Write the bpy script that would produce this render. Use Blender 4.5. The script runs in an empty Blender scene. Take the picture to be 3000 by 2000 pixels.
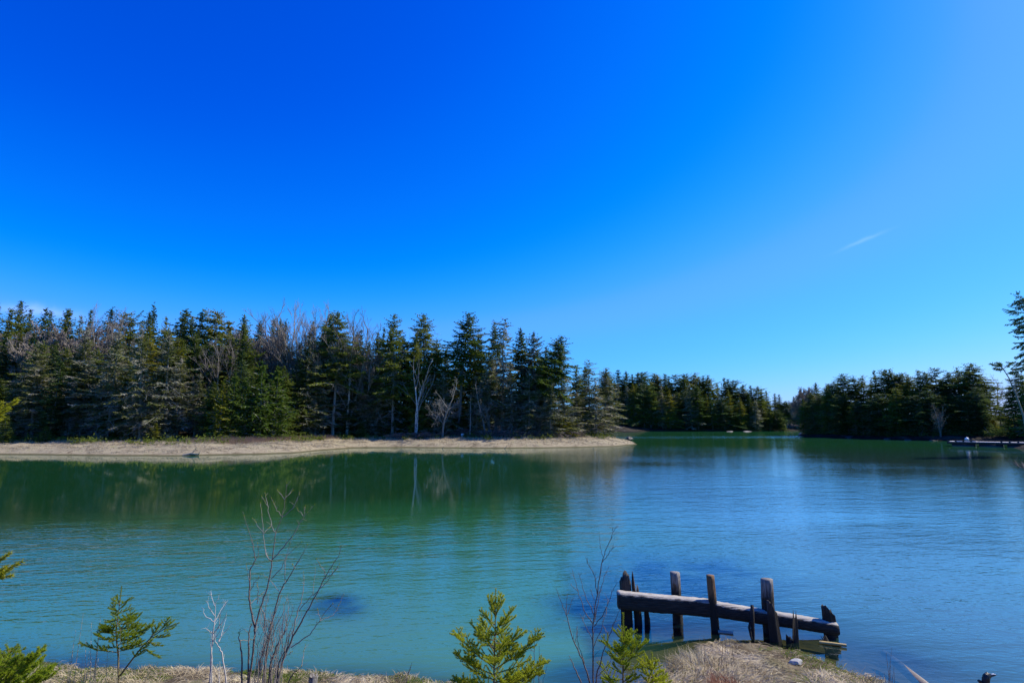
import bpy, math, random
import numpy as np
from mathutils import Vector, Matrix

# ---------------------------------------------------------------- camera, sky, sun, exposure
scene = bpy.context.scene
COL = scene.collection
F, CX, CY = 1667.0, 1500.0, 1000.0          # focal length and centre in photo pixels (3000 x 2000)
PITCH = math.atan(238.0 / F)
CAMZ = 3.5
cam_data = bpy.data.cameras.new("camera"); cam = bpy.data.objects.new("camera", cam_data); COL.objects.link(cam)
cam_data.sensor_width = 36.0; cam_data.lens = 20.0
cam_data.clip_start = 0.05; cam_data.clip_end = 6000
cam.location = (0, 0, CAMZ); cam.rotation_euler = (math.pi / 2 + PITCH, 0, 0)
scene.camera = cam

SUN_AZ, SUN_EL = math.radians(73), math.radians(45)
world = bpy.data.worlds.new("World"); scene.world = world; world.use_nodes = True
wn, wl = world.node_tree.nodes, world.node_tree.links
sky = wn.new('ShaderNodeTexSky'); sky.sky_type = 'NISHITA'; sky.sun_disc = False
sky.sun_elevation = SUN_EL; sky.sun_rotation = SUN_AZ
sky.air_density = 1.0; sky.dust_density = 0.5; sky.ozone_density = 2.0
SKY_STR = 0.1; SKY_B = 1.45
def vm(nodes, links, op, a, b):
    n = nodes.new('ShaderNodeVectorMath'); n.operation = op
    for i, v in enumerate((a, b)):
        if hasattr(v, 'links'): links.new(v, n.inputs[i])
        else: n.inputs[i].default_value = v
    return n.outputs[0]
# polariser / velvia-like grading of the clear sky (the same for every ray)
pre = vm(wn, wl, 'MULTIPLY', sky.outputs[0], (SKY_STR,) * 3)
crv = wn.new('ShaderNodeRGBCurve'); wl.new(pre, crv.inputs['Color'])
CUR = [[(0, 0), (.15, .0005), (.20, .004), (.25, .05), (.29, .105), (.36, .106), (.45, .14), (.60, .26), (.74, .42), (1, .7)],
       [(0, 0), (.12, .06), (.18, .095), (.22, .145), (.26, .20), (.41, .43), (.5, .50), (.80, .75), (1, .9)],
       [(0, 0), (.20, .34), (.32, .545), (.39, .655), (.5, .78), (.61, .90), (.75, .97), (1, 1.0)]]
for ci, pts in enumerate(CUR):
    c = crv.mapping.curves[ci]
    c.points[0].location = pts[0]; c.points[1].location = pts[-1]
    for p in pts[1:-1]: c.points.new(*p)
crv.mapping.update()
bgc = vm(wn, wl, 'MULTIPLY', crv.outputs[0], (.841, .841, .841 * SKY_B))     # blue is brighter than the sensor's white
# two faint cirrus wisps
tc = wn.new('ShaderNodeTexCoord')
def P_dir(px, py):
    v = Vector((px - CX, F * math.cos(PITCH) - (CY - py) * math.sin(PITCH), F * math.sin(PITCH) + (CY - py) * math.cos(PITCH)))
    return v.normalized()
def wisp(pa, pb, wid, strength, col):
    global bgc
    a, b = P_dir(*pa), P_dir(*pb)
    mid = (a + b).normalized(); u = (b - a).normalized(); v = mid.cross(u).normalized()
    half = (b - a).length / 2
    def lin(vec, s):
        n = wn.new('ShaderNodeVectorMath'); n.operation = 'DOT_PRODUCT'
        wl.new(tc.outputs['Generated'], n.inputs[0]); n.inputs[1].default_value = vec / s
        return n.outputs['Value']
    def M(op, a_, b_=None, c_=None):
        n = wn.new('ShaderNodeMath'); n.operation = op
        for i, x in enumerate((a_, b_, c_)):
            if x is None: continue
            if hasattr(x, 'links'): wl.new(x, n.inputs[i])
            else: n.inputs[i].default_value = x
        return n.outputs[0]
    nz = wn.new('ShaderNodeTexNoise'); nz.inputs['Scale'].default_value = 30; nz.inputs['Detail'].default_value = 5
    wl.new(tc.outputs['Generated'], nz.inputs['Vector'])
    x = M('SUBTRACT', lin(u, half), mid.dot(u) / half)
    y = M('ADD', lin(v, wid), M('MULTIPLY', M('SUBTRACT', nz.outputs[0], .5), 3.0))
    r = M('ADD', M('MULTIPLY', x, x), M('MULTIPLY', y, y))
    m = M('MULTIPLY', M('POWER', 2.718, M('MULTIPLY', r, -1.6)), strength)
    front = M('GREATER_THAN', lin(mid, 1.0), 0.5)
    m = M('MULTIPLY', m, front)
    mx = wn.new('ShaderNodeMix'); mx.data_type = 'RGBA'
    wl.new(m, mx.inputs[0]); wl.new(bgc, mx.inputs[6]); mx.inputs[7].default_value = (*col, 1)
    bgc = mx.outputs[2]
wisp((2455, 735), (2600, 675), .003, .22, (.45, .72, 1.3))
wisp((-60, 895), (260, 925), .008, .30, (.62, .78, 1.5))
bg = wn['Background']; wl.new(bgc, bg.inputs['Color']); bg.inputs['Strength'].default_value = 1.0  # 0.1 is already applied before the grading

sun_d = bpy.data.lights.new("sun", 'SUN'); sun = bpy.data.objects.new("sun", sun_d); COL.objects.link(sun)
sun_d.energy = 5.0; sun_d.angle = math.radians(0.53); sun_d.color = (1.0, .93, .80)
SUNV = Vector((math.sin(SUN_AZ) * math.cos(SUN_EL), math.cos(SUN_AZ) * math.cos(SUN_EL), math.sin(SUN_EL)))
sun.rotation_euler = SUNV.to_track_quat('Z', 'Y').to_euler(); sun.location = (60, 40, 60)
scene.view_settings.view_transform = 'Standard'; scene.view_settings.look = 'None'
scene.view_settings.exposure = 0.25; scene.view_settings.gamma = 1.0
scene.cycles.max_bounces = 8; scene.cycles.transparent_max_bounces = 8
scene.cycles.caustics_reflective = False; scene.cycles.caustics_refractive = False

# ---------------------------------------------------------------- helpers
sp, cp_ = math.sin(PITCH), math.cos(PITCH)
def at(px, py, Y):
    """world point seen at photo pixel (px, py) at world depth Y"""
    d = np.array([px - CX, F * cp_ - (CY - py) * sp, F * sp + (CY - py) * cp_])
    return np.array([0, 0, CAMZ]) + d * (Y / d[1])
def atz(px, py, z=0.0):
    d = np.array([px - CX, F * cp_ - (CY - py) * sp, F * sp + (CY - py) * cp_])
    return np.array([0, 0, CAMZ]) + d * ((z - CAMZ) / d[2])

class MB:
    def __init__(s): s.v = []; s.f = []; s.m = []; s.n = 0
    def add(s, verts, faces, mi=0):
        verts = np.asarray(verts, float).reshape(-1, 3)
        faces = np.asarray(faces, int)
        s.v.append(verts); s.f.append(faces + s.n); s.m.append(np.full(len(faces), mi)); s.n += len(verts)
    def tube(s, pts, rad, k=5, cap=True, mi=0):
        pts = np.asarray(pts, float); n = len(pts); rad = np.broadcast_to(np.asarray(rad, float), (n,))
        t = np.gradient(pts, axis=0); t /= np.linalg.norm(t, axis=1)[:, None] + 1e-9
        up = np.array([0., 0, 1]) if abs(t[:, 2]).mean() < .8 else np.array([1., 0, 0])
        a = np.cross(t, up); a /= np.linalg.norm(a, axis=1)[:, None] + 1e-9
        b = np.cross(t, a)
        ang = np.arange(k) * 2 * math.pi / k
        ring = pts[:, None] + rad[:, None, None] * (a[:, None] * np.cos(ang)[None, :, None] + b[:, None] * np.sin(ang)[None, :, None])
        V = ring.reshape(-1, 3)
        i = np.arange(n - 1)[:, None] * k; j = np.arange(k)[None]; j2 = (j + 1) % k
        Fq = np.stack([i + j, i + j2, i + k + j2, i + k + j], -1).reshape(-1, 4)
        s.add(V, Fq, mi)
        if cap:
            for e, c in ((0, pts[0]), (n - 1, pts[-1])):
                V2 = np.vstack([ring[e], c]); q = np.array([[jj, (jj + 1) % k, k, k] for jj in range(k)])
                if e == 0: q = q[:, ::-1]
                s.add(V2, q, mi)
    def cards(s, P, D, L, W, S, mi=0, bend=None):
        """rhombic leaf cards: base P, unit direction D, length L, width W, side vector S"""
        P = np.asarray(P); L = np.asarray(L).reshape(-1, 1); W = np.asarray(W).reshape(-1, 1)
        m = P + D * L * .45
        if bend is not None: m = m + bend
        V = np.stack([P, m + S * W * .5, P + D * L, m - S * W * .5], 1).reshape(-1, 3)
        s.add(V, np.arange(len(P) * 4).reshape(-1, 4), mi)
    def tris(s, P, D, L, W, S, mi=0):
        L = np.asarray(L).reshape(-1, 1); W = np.asarray(W).reshape(-1, 1)
        V = np.stack([P + S * W * .5, P + D * L, P - S * W * .5], 1).reshape(-1, 3)
        i = np.arange(len(P)) * 3
        s.add(V, np.stack([i, i + 1, i + 2, i + 2], 1), mi)
    def mesh(s, name, mats, smooth=False):
        V = np.vstack(s.v); Fc = np.vstack(s.f); mi = np.concatenate(s.m)
        tri = Fc[:, 2] == Fc[:, 3]
        me = bpy.data.meshes.new(name)
        me.vertices.add(len(V)); me.vertices.foreach_set('co', V.astype(np.float32).ravel())
        cnt = np.where(tri, 3, 4); start = np.concatenate([[0], np.cumsum(cnt)[:-1]])
        mask = np.ones((len(Fc), 4), bool); mask[tri, 3] = False
        me.loops.add(int(cnt.sum())); me.loops.foreach_set('vertex_index', Fc[mask].astype(np.int32))
        me.polygons.add(len(Fc)); me.polygons.foreach_set('loop_start', start.astype(np.int32)); me.polygons.foreach_set('loop_total', cnt.astype(np.int32))
        me.polygons.foreach_set('material_index', mi.astype(np.int32))
        if smooth: me.polygons.foreach_set('use_smooth', np.ones(len(Fc), bool))
        for m in (mats if isinstance(mats, (list, tuple)) else [mats]): me.materials.append(m)
        me.update(calc_edges=True); me.validate()
        return me

def unit(v): return v / (np.linalg.norm(v, axis=-1, keepdims=True) + 1e-9)
def link(name, mesh, parent=None):
    o = bpy.data.objects.new(name, mesh); COL.objects.link(o)
    if parent is not None: o.parent = parent
    return o
def tag(o, label=None, cat=None, group=None, kind=None):
    if label: o['label'] = label
    if cat: o['category'] = cat
    if group: o['group'] = group
    if kind: o['kind'] = kind
    return o
def thing(name, loc, label, cat, group=None):
    o = bpy.data.objects.new(name, None); COL.objects.link(o); o.location = loc; o.empty_display_size = .2
    return tag(o, label, cat, group)

# value noise (numpy) for shapes
_rs = np.random.RandomState(5); _G = _rs.rand(64, 64)
def vnoise(x, y):
    x = np.asarray(x, float); y = np.asarray(y, float)
    xi = np.floor(x).astype(int); yi = np.floor(y).astype(int); fx = x - xi; fy = y - yi
    fx = fx * fx * (3 - 2 * fx); fy = fy * fy * (3 - 2 * fy)
    g = lambda a, b: _G[a % 64, b % 64]
    return (g(xi, yi) * (1 - fx) + g(xi + 1, yi) * fx) * (1 - fy) + (g(xi, yi + 1) * (1 - fx) + g(xi + 1, yi + 1) * fx) * fy
def fbm(x, y, o=4): return sum((vnoise(x * 2 ** k + 7 * k, y * 2 ** k + 3 * k) - .5) * .5 ** k for k in range(o))

# ---------------------------------------------------------------- materials
def new_mat(name):
    m = bpy.data.materials.new(name); m.use_nodes = True
    nt = m.node_tree; nt.nodes.clear()
    out = nt.nodes.new('ShaderNodeOutputMaterial')
    return m, nt.nodes, nt.links, out
def noise(n, l, vec, scale, detail=3, rough=.55):
    t = n.new('ShaderNodeTexNoise'); t.inputs['Scale'].default_value = scale; t.inputs['Detail'].default_value = detail
    t.inputs['Roughness'].default_value = rough
    if vec is not None: l.new(vec, t.inputs['Vector'])
    return t.outputs['Fac']
def ramp(n, l, fac, stops):
    r = n.new('ShaderNodeValToRGB'); cr = r.color_ramp
    cr.elements[0].position, cr.elements[0].color = stops[0][0], (*stops[0][1], 1)
    cr.elements[1].position, cr.elements[1].color = stops[-1][0], (*stops[-1][1], 1)
    for p, c in stops[1:-1]:
        e = cr.elements.new(p); e.color = (*c, 1)
    l.new(fac, r.inputs[0]); return r.outputs[0]
def mix(n, l, fac, a, b, mode='MIX'):
    m = n.new('ShaderNodeMix'); m.data_type = 'RGBA'; m.blend_type = mode
    for i, v in ((0, fac), (6, a), (7, b)):
        if hasattr(v, 'links'): l.new(v, m.inputs[i])
        else: m.inputs[i].default_value = v if i == 0 else (*v, 1)
    return m.outputs[2]
def coords(n, l, kind='Object', scale=None):
    t = n.new('ShaderNodeTexCoord'); o = t.outputs[kind]
    if scale:
        mp = n.new('ShaderNodeMapping'); mp.inputs['Scale'].default_value = scale; l.new(o, mp.inputs[0]); o = mp.outputs[0]
    return o
def foliage_mat(name, c1, c2, c3=None, patch=.5, transl=.36):
    m, n, l, out = new_mat(name)
    v = coords(n, l)
    col = ramp(n, l, noise(n, l, v, 1.6, 4, .7), [(.32, c1), (.68, c2)])
    if c3: col = mix(n, l, ramp(n, l, noise(n, l, v, .55, 3, .6), [(patch, (0, 0, 0)), (patch + .12, (1, 1, 1))]), col, c3)
    oi = n.new('ShaderNodeObjectInfo')
    hs = n.new('ShaderNodeHueSaturation')
    def mr(a, b):
        r = n.new('ShaderNodeMapRange'); l.new(oi.outputs['Random'], r.inputs[0]); r.inputs[3].default_value = a; r.inputs[4].default_value = b; return r.outputs[0]
    l.new(mr(.475, .52), hs.inputs['Hue']); l.new(mr(1.25, .75), hs.inputs['Value']); l.new(col, hs.inputs['Color'])
    d = n.new('ShaderNodeBsdfDiffuse'); l.new(hs.outputs[0], d.inputs[0])
    t = n.new('ShaderNodeBsdfTranslucent'); l.new(hs.outputs[0], t.inputs[0])
    ms = n.new('ShaderNodeMixShader'); ms.inputs[0].default_value = transl
    l.new(d.outputs[0], ms.inputs[1]); l.new(t.outputs[0], ms.inputs[2]); l.new(ms.outputs[0], out.inputs[0])
    return m
def wood_mat(name, c1, c2, scale=(6, 6, 1.2), rough=.85, bump=.3, tide=None, spot=None):
    m, n, l, out = new_mat(name)
    v = coords(n, l, 'Object', scale)
    f = noise(n, l, v, 4, 5, .65)
    col = ramp(n, l, f, [(.3, c1), (.7, c2)])
    if spot: col = mix(n, l, ramp(n, l, noise(n, l, coords(n, l), 5, 3), [(.52, (0, 0, 0)), (.62, (1, 1, 1))]), col, spot)
    if tide is not None:      # wood soaked and stained black below the high-water mark
        g = n.new('ShaderNodeNewGeometry'); sx = n.new('ShaderNodeSeparateXYZ'); l.new(g.outputs['Position'], sx.inputs[0])
        ad = n.new('ShaderNodeMath'); ad.operation = 'MULTIPLY_ADD'; l.new(f, ad.inputs[0]); ad.inputs[1].default_value = .35; l.new(sx.outputs[2], ad.inputs[2])
        mr = n.new('ShaderNodeMapRange'); l.new(ad.outputs[0], mr.inputs[0]); mr.inputs[1].default_value = tide + .1; mr.inputs[2].default_value = tide + .28
        col = mix(n, l, mr.outputs[0], (.016, .013, .009), col)
    b = n.new('ShaderNodeBsdfPrincipled'); l.new(col, b.inputs['Base Color']); b.inputs['Roughness'].default_value = rough
    bp = n.new('ShaderNodeBump'); bp.inputs['Strength'].default_value = bump; bp.inputs['Distance'].default_value = .02; l.new(f, bp.inputs['Height']); l.new(bp.outputs[0], b.inputs['Normal'])
    l.new(b.outputs[0], out.inputs[0]); return m
def plain(name, c, rough=.6, var=.15):
    m, n, l, out = new_mat(name)
    f = noise(n, l, coords(n, l), 6, 4)
    col = ramp(n, l, f, [(.3, tuple(x * (1 - var) for x in c)), (.7, tuple(min(1, x * (1 + var)) for x in c))])
    b = n.new('ShaderNodeBsdfPrincipled'); l.new(col, b.inputs['Base Color']); b.inputs['Roughness'].default_value = rough
    l.new(b.outputs[0], out.inputs[0]); return m

M_SPRUCE = foliage_mat('spruce_green', (.09, .125, .022), (.19, .23, .04))
M_YELLOW = foliage_mat('spruce_olive', (.14, .155, .016), (.27, .27, .03))
M_BLUE = foliage_mat('spruce_deep', (.055, .095, .03), (.115, .165, .045))
M_LICHEN = foliage_mat('spruce_lichened', (.09, .115, .03), (.19, .20, .06), (.42, .40, .31), .49)
M_BRIGHT = foliage_mat('spruce_fresh', (.065, .11, .02), (.13, .19, .03))
M_BARK = wood_mat('bark_grey', (.10, .085, .07), (.30, .27, .23), spot=(.24, .25, .2))
M_LIMB = wood_mat('limb_lichened', (.20, .19, .16), (.46, .46, .39))
M_DEAD = wood_mat('dead_wood', (.13, .12, .105), (.30, .285, .25))
M_BIRCH = wood_mat('birch_bark', (.42, .40, .37), (.66, .63, .58), spot=(.14, .13, .115))
M_TWIG = wood_mat('twig_brown', (.17, .14, .115), (.32, .27, .22))
M_REDTWIG = wood_mat('twig_dark', (.06, .042, .034), (.22, .17, .14), (30, 30, 10))
M_PALETWIG = wood_mat('twig_bleached', (.36, .33, .29), (.62, .58, .52), (30, 30, 10))
M_SHOOT = wood_mat('shoot_bark', (.12, .08, .03), (.22, .16, .06), (30, 30, 30))
M_NEEDLE = foliage_mat('young_needles', (.32, .39, .022), (.52, .56, .045), transl=.5)
M_NEEDLE2 = foliage_mat('young_needles_yellow', (.30, .32, .02), (.48, .46, .03), transl=.5)  # yellower needle colour, for the nearest spruce and the buds

# ---------------------------------------------------------------- land masses
def poly_sd(P, X, Y):
    """signed distance, positive inside"""
    P = np.asarray(P, float); A = P; B = np.roll(P, -1, 0)
    d = np.full(X.shape, 1e9); ins = np.zeros(X.shape, bool)
    for (ax, ay), (bx, by) in zip(A, B):
        ex, ey = bx - ax, by - ay
        t = np.clip(((X - ax) * ex + (Y - ay) * ey) / (ex * ex + ey * ey + 1e-12), 0, 1)
        d = np.minimum(d, np.hypot(X - ax - t * ex, Y - ay - t * ey))
        c = ((ay > Y) != (by > Y)) & (X < (bx - ax) * (Y - ay) / (by - ay + 1e-12) + ax)
        ins ^= c
    return np.where(ins, d, -d)
def wl_(*pts): return [tuple(atz(x, y, 0)[:2]) for x, y in pts]

LEFT = wl_((-700, 1326), (-300, 1330), (0, 1330), (300, 1333), (520, 1334), (700, 1331), (850, 1326), (923, 1319), (1028, 1311), (1200, 1310), (1330, 1311),
           (1450, 1312), (1600, 1311), (1700, 1309), (1800, 1307), (1852, 1301), (1842, 1295), (1800, 1289)) + \
    [(20, 118), (13, 135), (-5, 160), (-40, 175), (-200, 190), (-260, 60), (-160, 50)]
CHAN = [(-260, 186), (-60, 196), (0, 200)] + wl_((1740, 1266), (1840, 1266), (1900, 1263.5), (2050, 1263), (2200, 1263), (2330, 1262), (2400, 1261)) + \
    [(170, 300), (420, 420), (900, 900), (900, 2500), (-2500, 2500), (-2500, 186)]
RIGHT = wl_((2335, 1277), (2420, 1281), (2550, 1285), (2700, 1290), (2800, 1292), (2900, 1293), (3000, 1294), (3200, 1297)) + \
    [(72, 84), (64, 70), (60.5, 62), (62, 52), (110, 44), (135, 60), (150, 110), (150, 150), (128, 178), (100, 182), (88, 172)]
NEAR = wl_((-500, 1908), (0, 1927), (100, 1942), (200, 1952), (390, 1958), (560, 1962), (700, 1972), (860, 1975), (1000, 1977), (1100, 1981), (1180, 1985), (1300, 1996), (1360, 2010),
           (1500, 2060), (1700, 2080), (1800, 2050), (1860, 2004), (1900, 1982), (1945, 1964), (1990, 1940), (2050, 1910), (2105, 1892), (2180, 1888), (2250, 1894), (2330, 1914), (2420, 1948),
           (2500, 1980), (2590, 2010), (2700, 2060), (3000, 2200), (3600, 2350)) + [(14, 1), (14, -12), (-30, -12), (-30, 7)]

def h_left(X, Y):
    s = poly_sd(LEFT, X, Y) + fbm(X * .25, Y * .25) * .6 + .5 + fbm(X * .9, Y * 1.3) * .7
    h = np.where(s > 0, .95 * (1 - np.exp(-np.maximum(s, 0) / 3.5)), s * .15)
    hill = np.clip((s - 14) / 40, 0, 1) * np.clip((-8 - X) / 30 + .1, .1, 1)
    h = h + np.maximum(s, 0) * .02 + np.clip((X + 14) / 8, 0, 1) * np.clip(s, 0, 8) * .03
    return h + hill * 8.0 + np.clip(s, 0, 3) / 3 * fbm(X * .5 + 9, Y * .5) * .35
def h_chan(X, Y):
    s = poly_sd(CHAN, X, Y) + fbm(X * .12, Y * .12) * 4
    return np.where(s > 0, 1.0 * (1 - np.exp(-np.maximum(s, 0) / 3)) + np.clip((s - 3) / 60, 0, 1) * 9, s * .2)
def h_right(X, Y):
    s = poly_sd(RIGHT, X, Y) + fbm(X * .2, Y * .2) * 2
    return np.where(s > 0, 1.1 * (1 - np.exp(-np.maximum(s, 0) / 2.5)) + np.clip((s - 5) / 14, 0, 1) * 1.6, s * .2)
def h_near(X, Y):
    s = poly_sd(NEAR, X, Y) + fbm(X * 1.3, Y * 1.3) * .22
    land = .02 + .17 * (1 - np.exp(-np.maximum(s, 0) / 1.3)) + fbm(X * 2.1, Y * 2.1) * .08 * np.clip(s / .6, 0, 1)
    slope = np.clip((7.2 - Y) / 7.2, 0, 1.2) * 1.65
    sea = np.maximum(-.02 + s * .22, -2.2)
    return np.where(s > 0, land + slope * np.clip(s / 1.5, 0, 1), sea)

def grid_mesh(name, xs, ys, hf, mat, smooth=True):
    X, Y = np.meshgrid(xs, ys, indexing='ij'); Z = hf(X, Y)
    V = np.stack([X, Y, Z], -1).reshape(-1, 3); nx, ny = X.shape
    i = np.arange(nx - 1)[:, None] * ny + np.arange(ny - 1)[None]
    Fq = np.stack([i, i + ny, i + ny + 1, i + 1], -1).reshape(-1, 4)
    mb = MB(); mb.add(V, Fq); return mb.mesh(name, mat, smooth)

def ground_mat(name, stops, sc=.6, fine=8, bump=.4, dist=.05, wet=None, litter=None):
    m, n, l, out = new_mat(name)
    v = coords(n, l)
    big = noise(n, l, v, sc, 5, .65); fi = noise(n, l, v, fine, 4, .7)
    ad = n.new('ShaderNodeMath'); ad.operation = 'MULTIPLY_ADD'; l.new(fi, ad.inputs[0]); ad.inputs[1].default_value = .5; 
    sb = n.new('ShaderNodeMath'); sb.operation = 'SUBTRACT'; l.new(big, sb.inputs[0]); sb.inputs[1].default_value = .25; l.new(sb.outputs[0], ad.inputs[2])
    col = ramp(n, l, ad.outputs[0], stops)
    g = n.new('ShaderNodeNewGeometry'); sx = n.new('ShaderNodeSeparateXYZ'); l.new(g.outputs['Position'], sx.inputs[0])
    if litter:                 # forest floor above the beach
        z0, z1, c = litter
        a2 = n.new('ShaderNodeMath'); a2.operation = 'MULTIPLY_ADD'; l.new(big, a2.inputs[0]); a2.inputs[1].default_value = .5; l.new(sx.outputs[2], a2.inputs[2])
        mr = n.new('ShaderNodeMapRange'); l.new(a2.outputs[0], mr.inputs[0]); mr.inputs[1].default_value = z0; mr.inputs[2].default_value = z1
        col = mix(n, l, mr.outputs[0], col, c)
    if wet:
        z0, z1, c = wet
        mr = n.new('ShaderNodeMapRange'); l.new(sx.outputs[2], mr.inputs[0]); mr.inputs[1].default_value = z0; mr.inputs[2].default_value = z1
        col = mix(n, l, mr.outputs[0], c, col)
    b = n.new('ShaderNodeBsdfPrincipled'); l.new(col, b.inputs['Base Color']); b.inputs['Roughness'].default_value = .95
    b.inputs['Specular IOR Level'].default_value = .1
    bp = n.new('ShaderNodeBump'); bp.inputs['Strength'].default_value = bump; bp.inputs['Distance'].default_value = dist; l.new(fi, bp.inputs['Height']); l.new(bp.outputs[0], b.inputs['Normal'])
    l.new(b.outputs[0], out.inputs[0]); return m

M_BEACH = ground_mat('beach_soil', [(.28, (.09, .07, .04)), (.42, (.27, .22, .14)), (.58, (.37, .31, .20)), (.74, (.19, .18, .07))], .8, 6, .5, .1,
                     wet=(.03, .16, (.10, .085, .04)), litter=(1.36, 1.50, (.055, .04, .025)))
M_SHORE = ground_mat('rocky_shore', [(.3, (.012, .010, .008)), (.5, (.03, .025, .018)), (.72, (.10, .085, .06))], .35, 3, .6, .3,
                     wet=(.1, .5, (.014, .012, .01)), litter=(3.3, 3.8, (.11, .12, .03)))
M_BANK = ground_mat('bank_soil', [(.3, (.045, .032, .02)), (.5, (.13, .10, .06)), (.7, (.24, .20, .12))], 2.5, 30, .5, .02,
                    wet=(-.10, .02, (.16, .13, .045)))
xsL = np.concatenate([np.arange(-260, -100, 4), np.arange(-100, 44, 1.0)]); ysL = np.concatenate([np.arange(44, 125, .6), np.arange(125, 205, 4)])
tag(link('shore', grid_mesh('shore', xsL, ysL, h_left, M_BEACH)), kind='structure')['label'] = 'pale straw coloured spit and wooded rise across the water'
xsC = np.concatenate([np.arange(-2500, -100, 100), np.arange(-100, 220, 2.5), np.arange(220, 900, 40)]); ysC = np.concatenate([np.arange(186, 330, 2.0), np.arange(330, 2500, 70)])
tag(link('terrain', grid_mesh('terrain', xsC, ysC, h_chan, M_SHORE)), kind='structure')['label'] = 'low wooded land beyond the channel'
tag(link('shore', grid_mesh('shore_right', np.arange(50, 190, 1.0), np.arange(50, 200, 1.0), h_right, M_SHORE)), kind='structure')['label'] = 'dark rocky bank under the wood on the right'
xsN = np.concatenate([np.arange(-32, -10, .4), np.arange(-10, 12, .09), np.arange(12, 26, .4)]); ysN = np.concatenate([np.arange(-14, 4, .5), np.arange(4, 14, .09), np.arange(14, 30, .4)])
tag(link('ground', grid_mesh('ground', xsN, ysN, h_near, M_BANK)), kind='structure')['label'] = 'grassy near bank sloping into the shallows'
# bed of the inlet: one sheet to the horizon
mb = MB(); mb.add([(-3000, -400, -2.4), (3000, -400, -2.4), (3000, 4500, -2.4), (-3000, 4500, -2.4)], [(0, 1, 2, 3)])
tag(link('seabed', mb.mesh('seabed', M_SHORE)), kind='structure')

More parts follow.
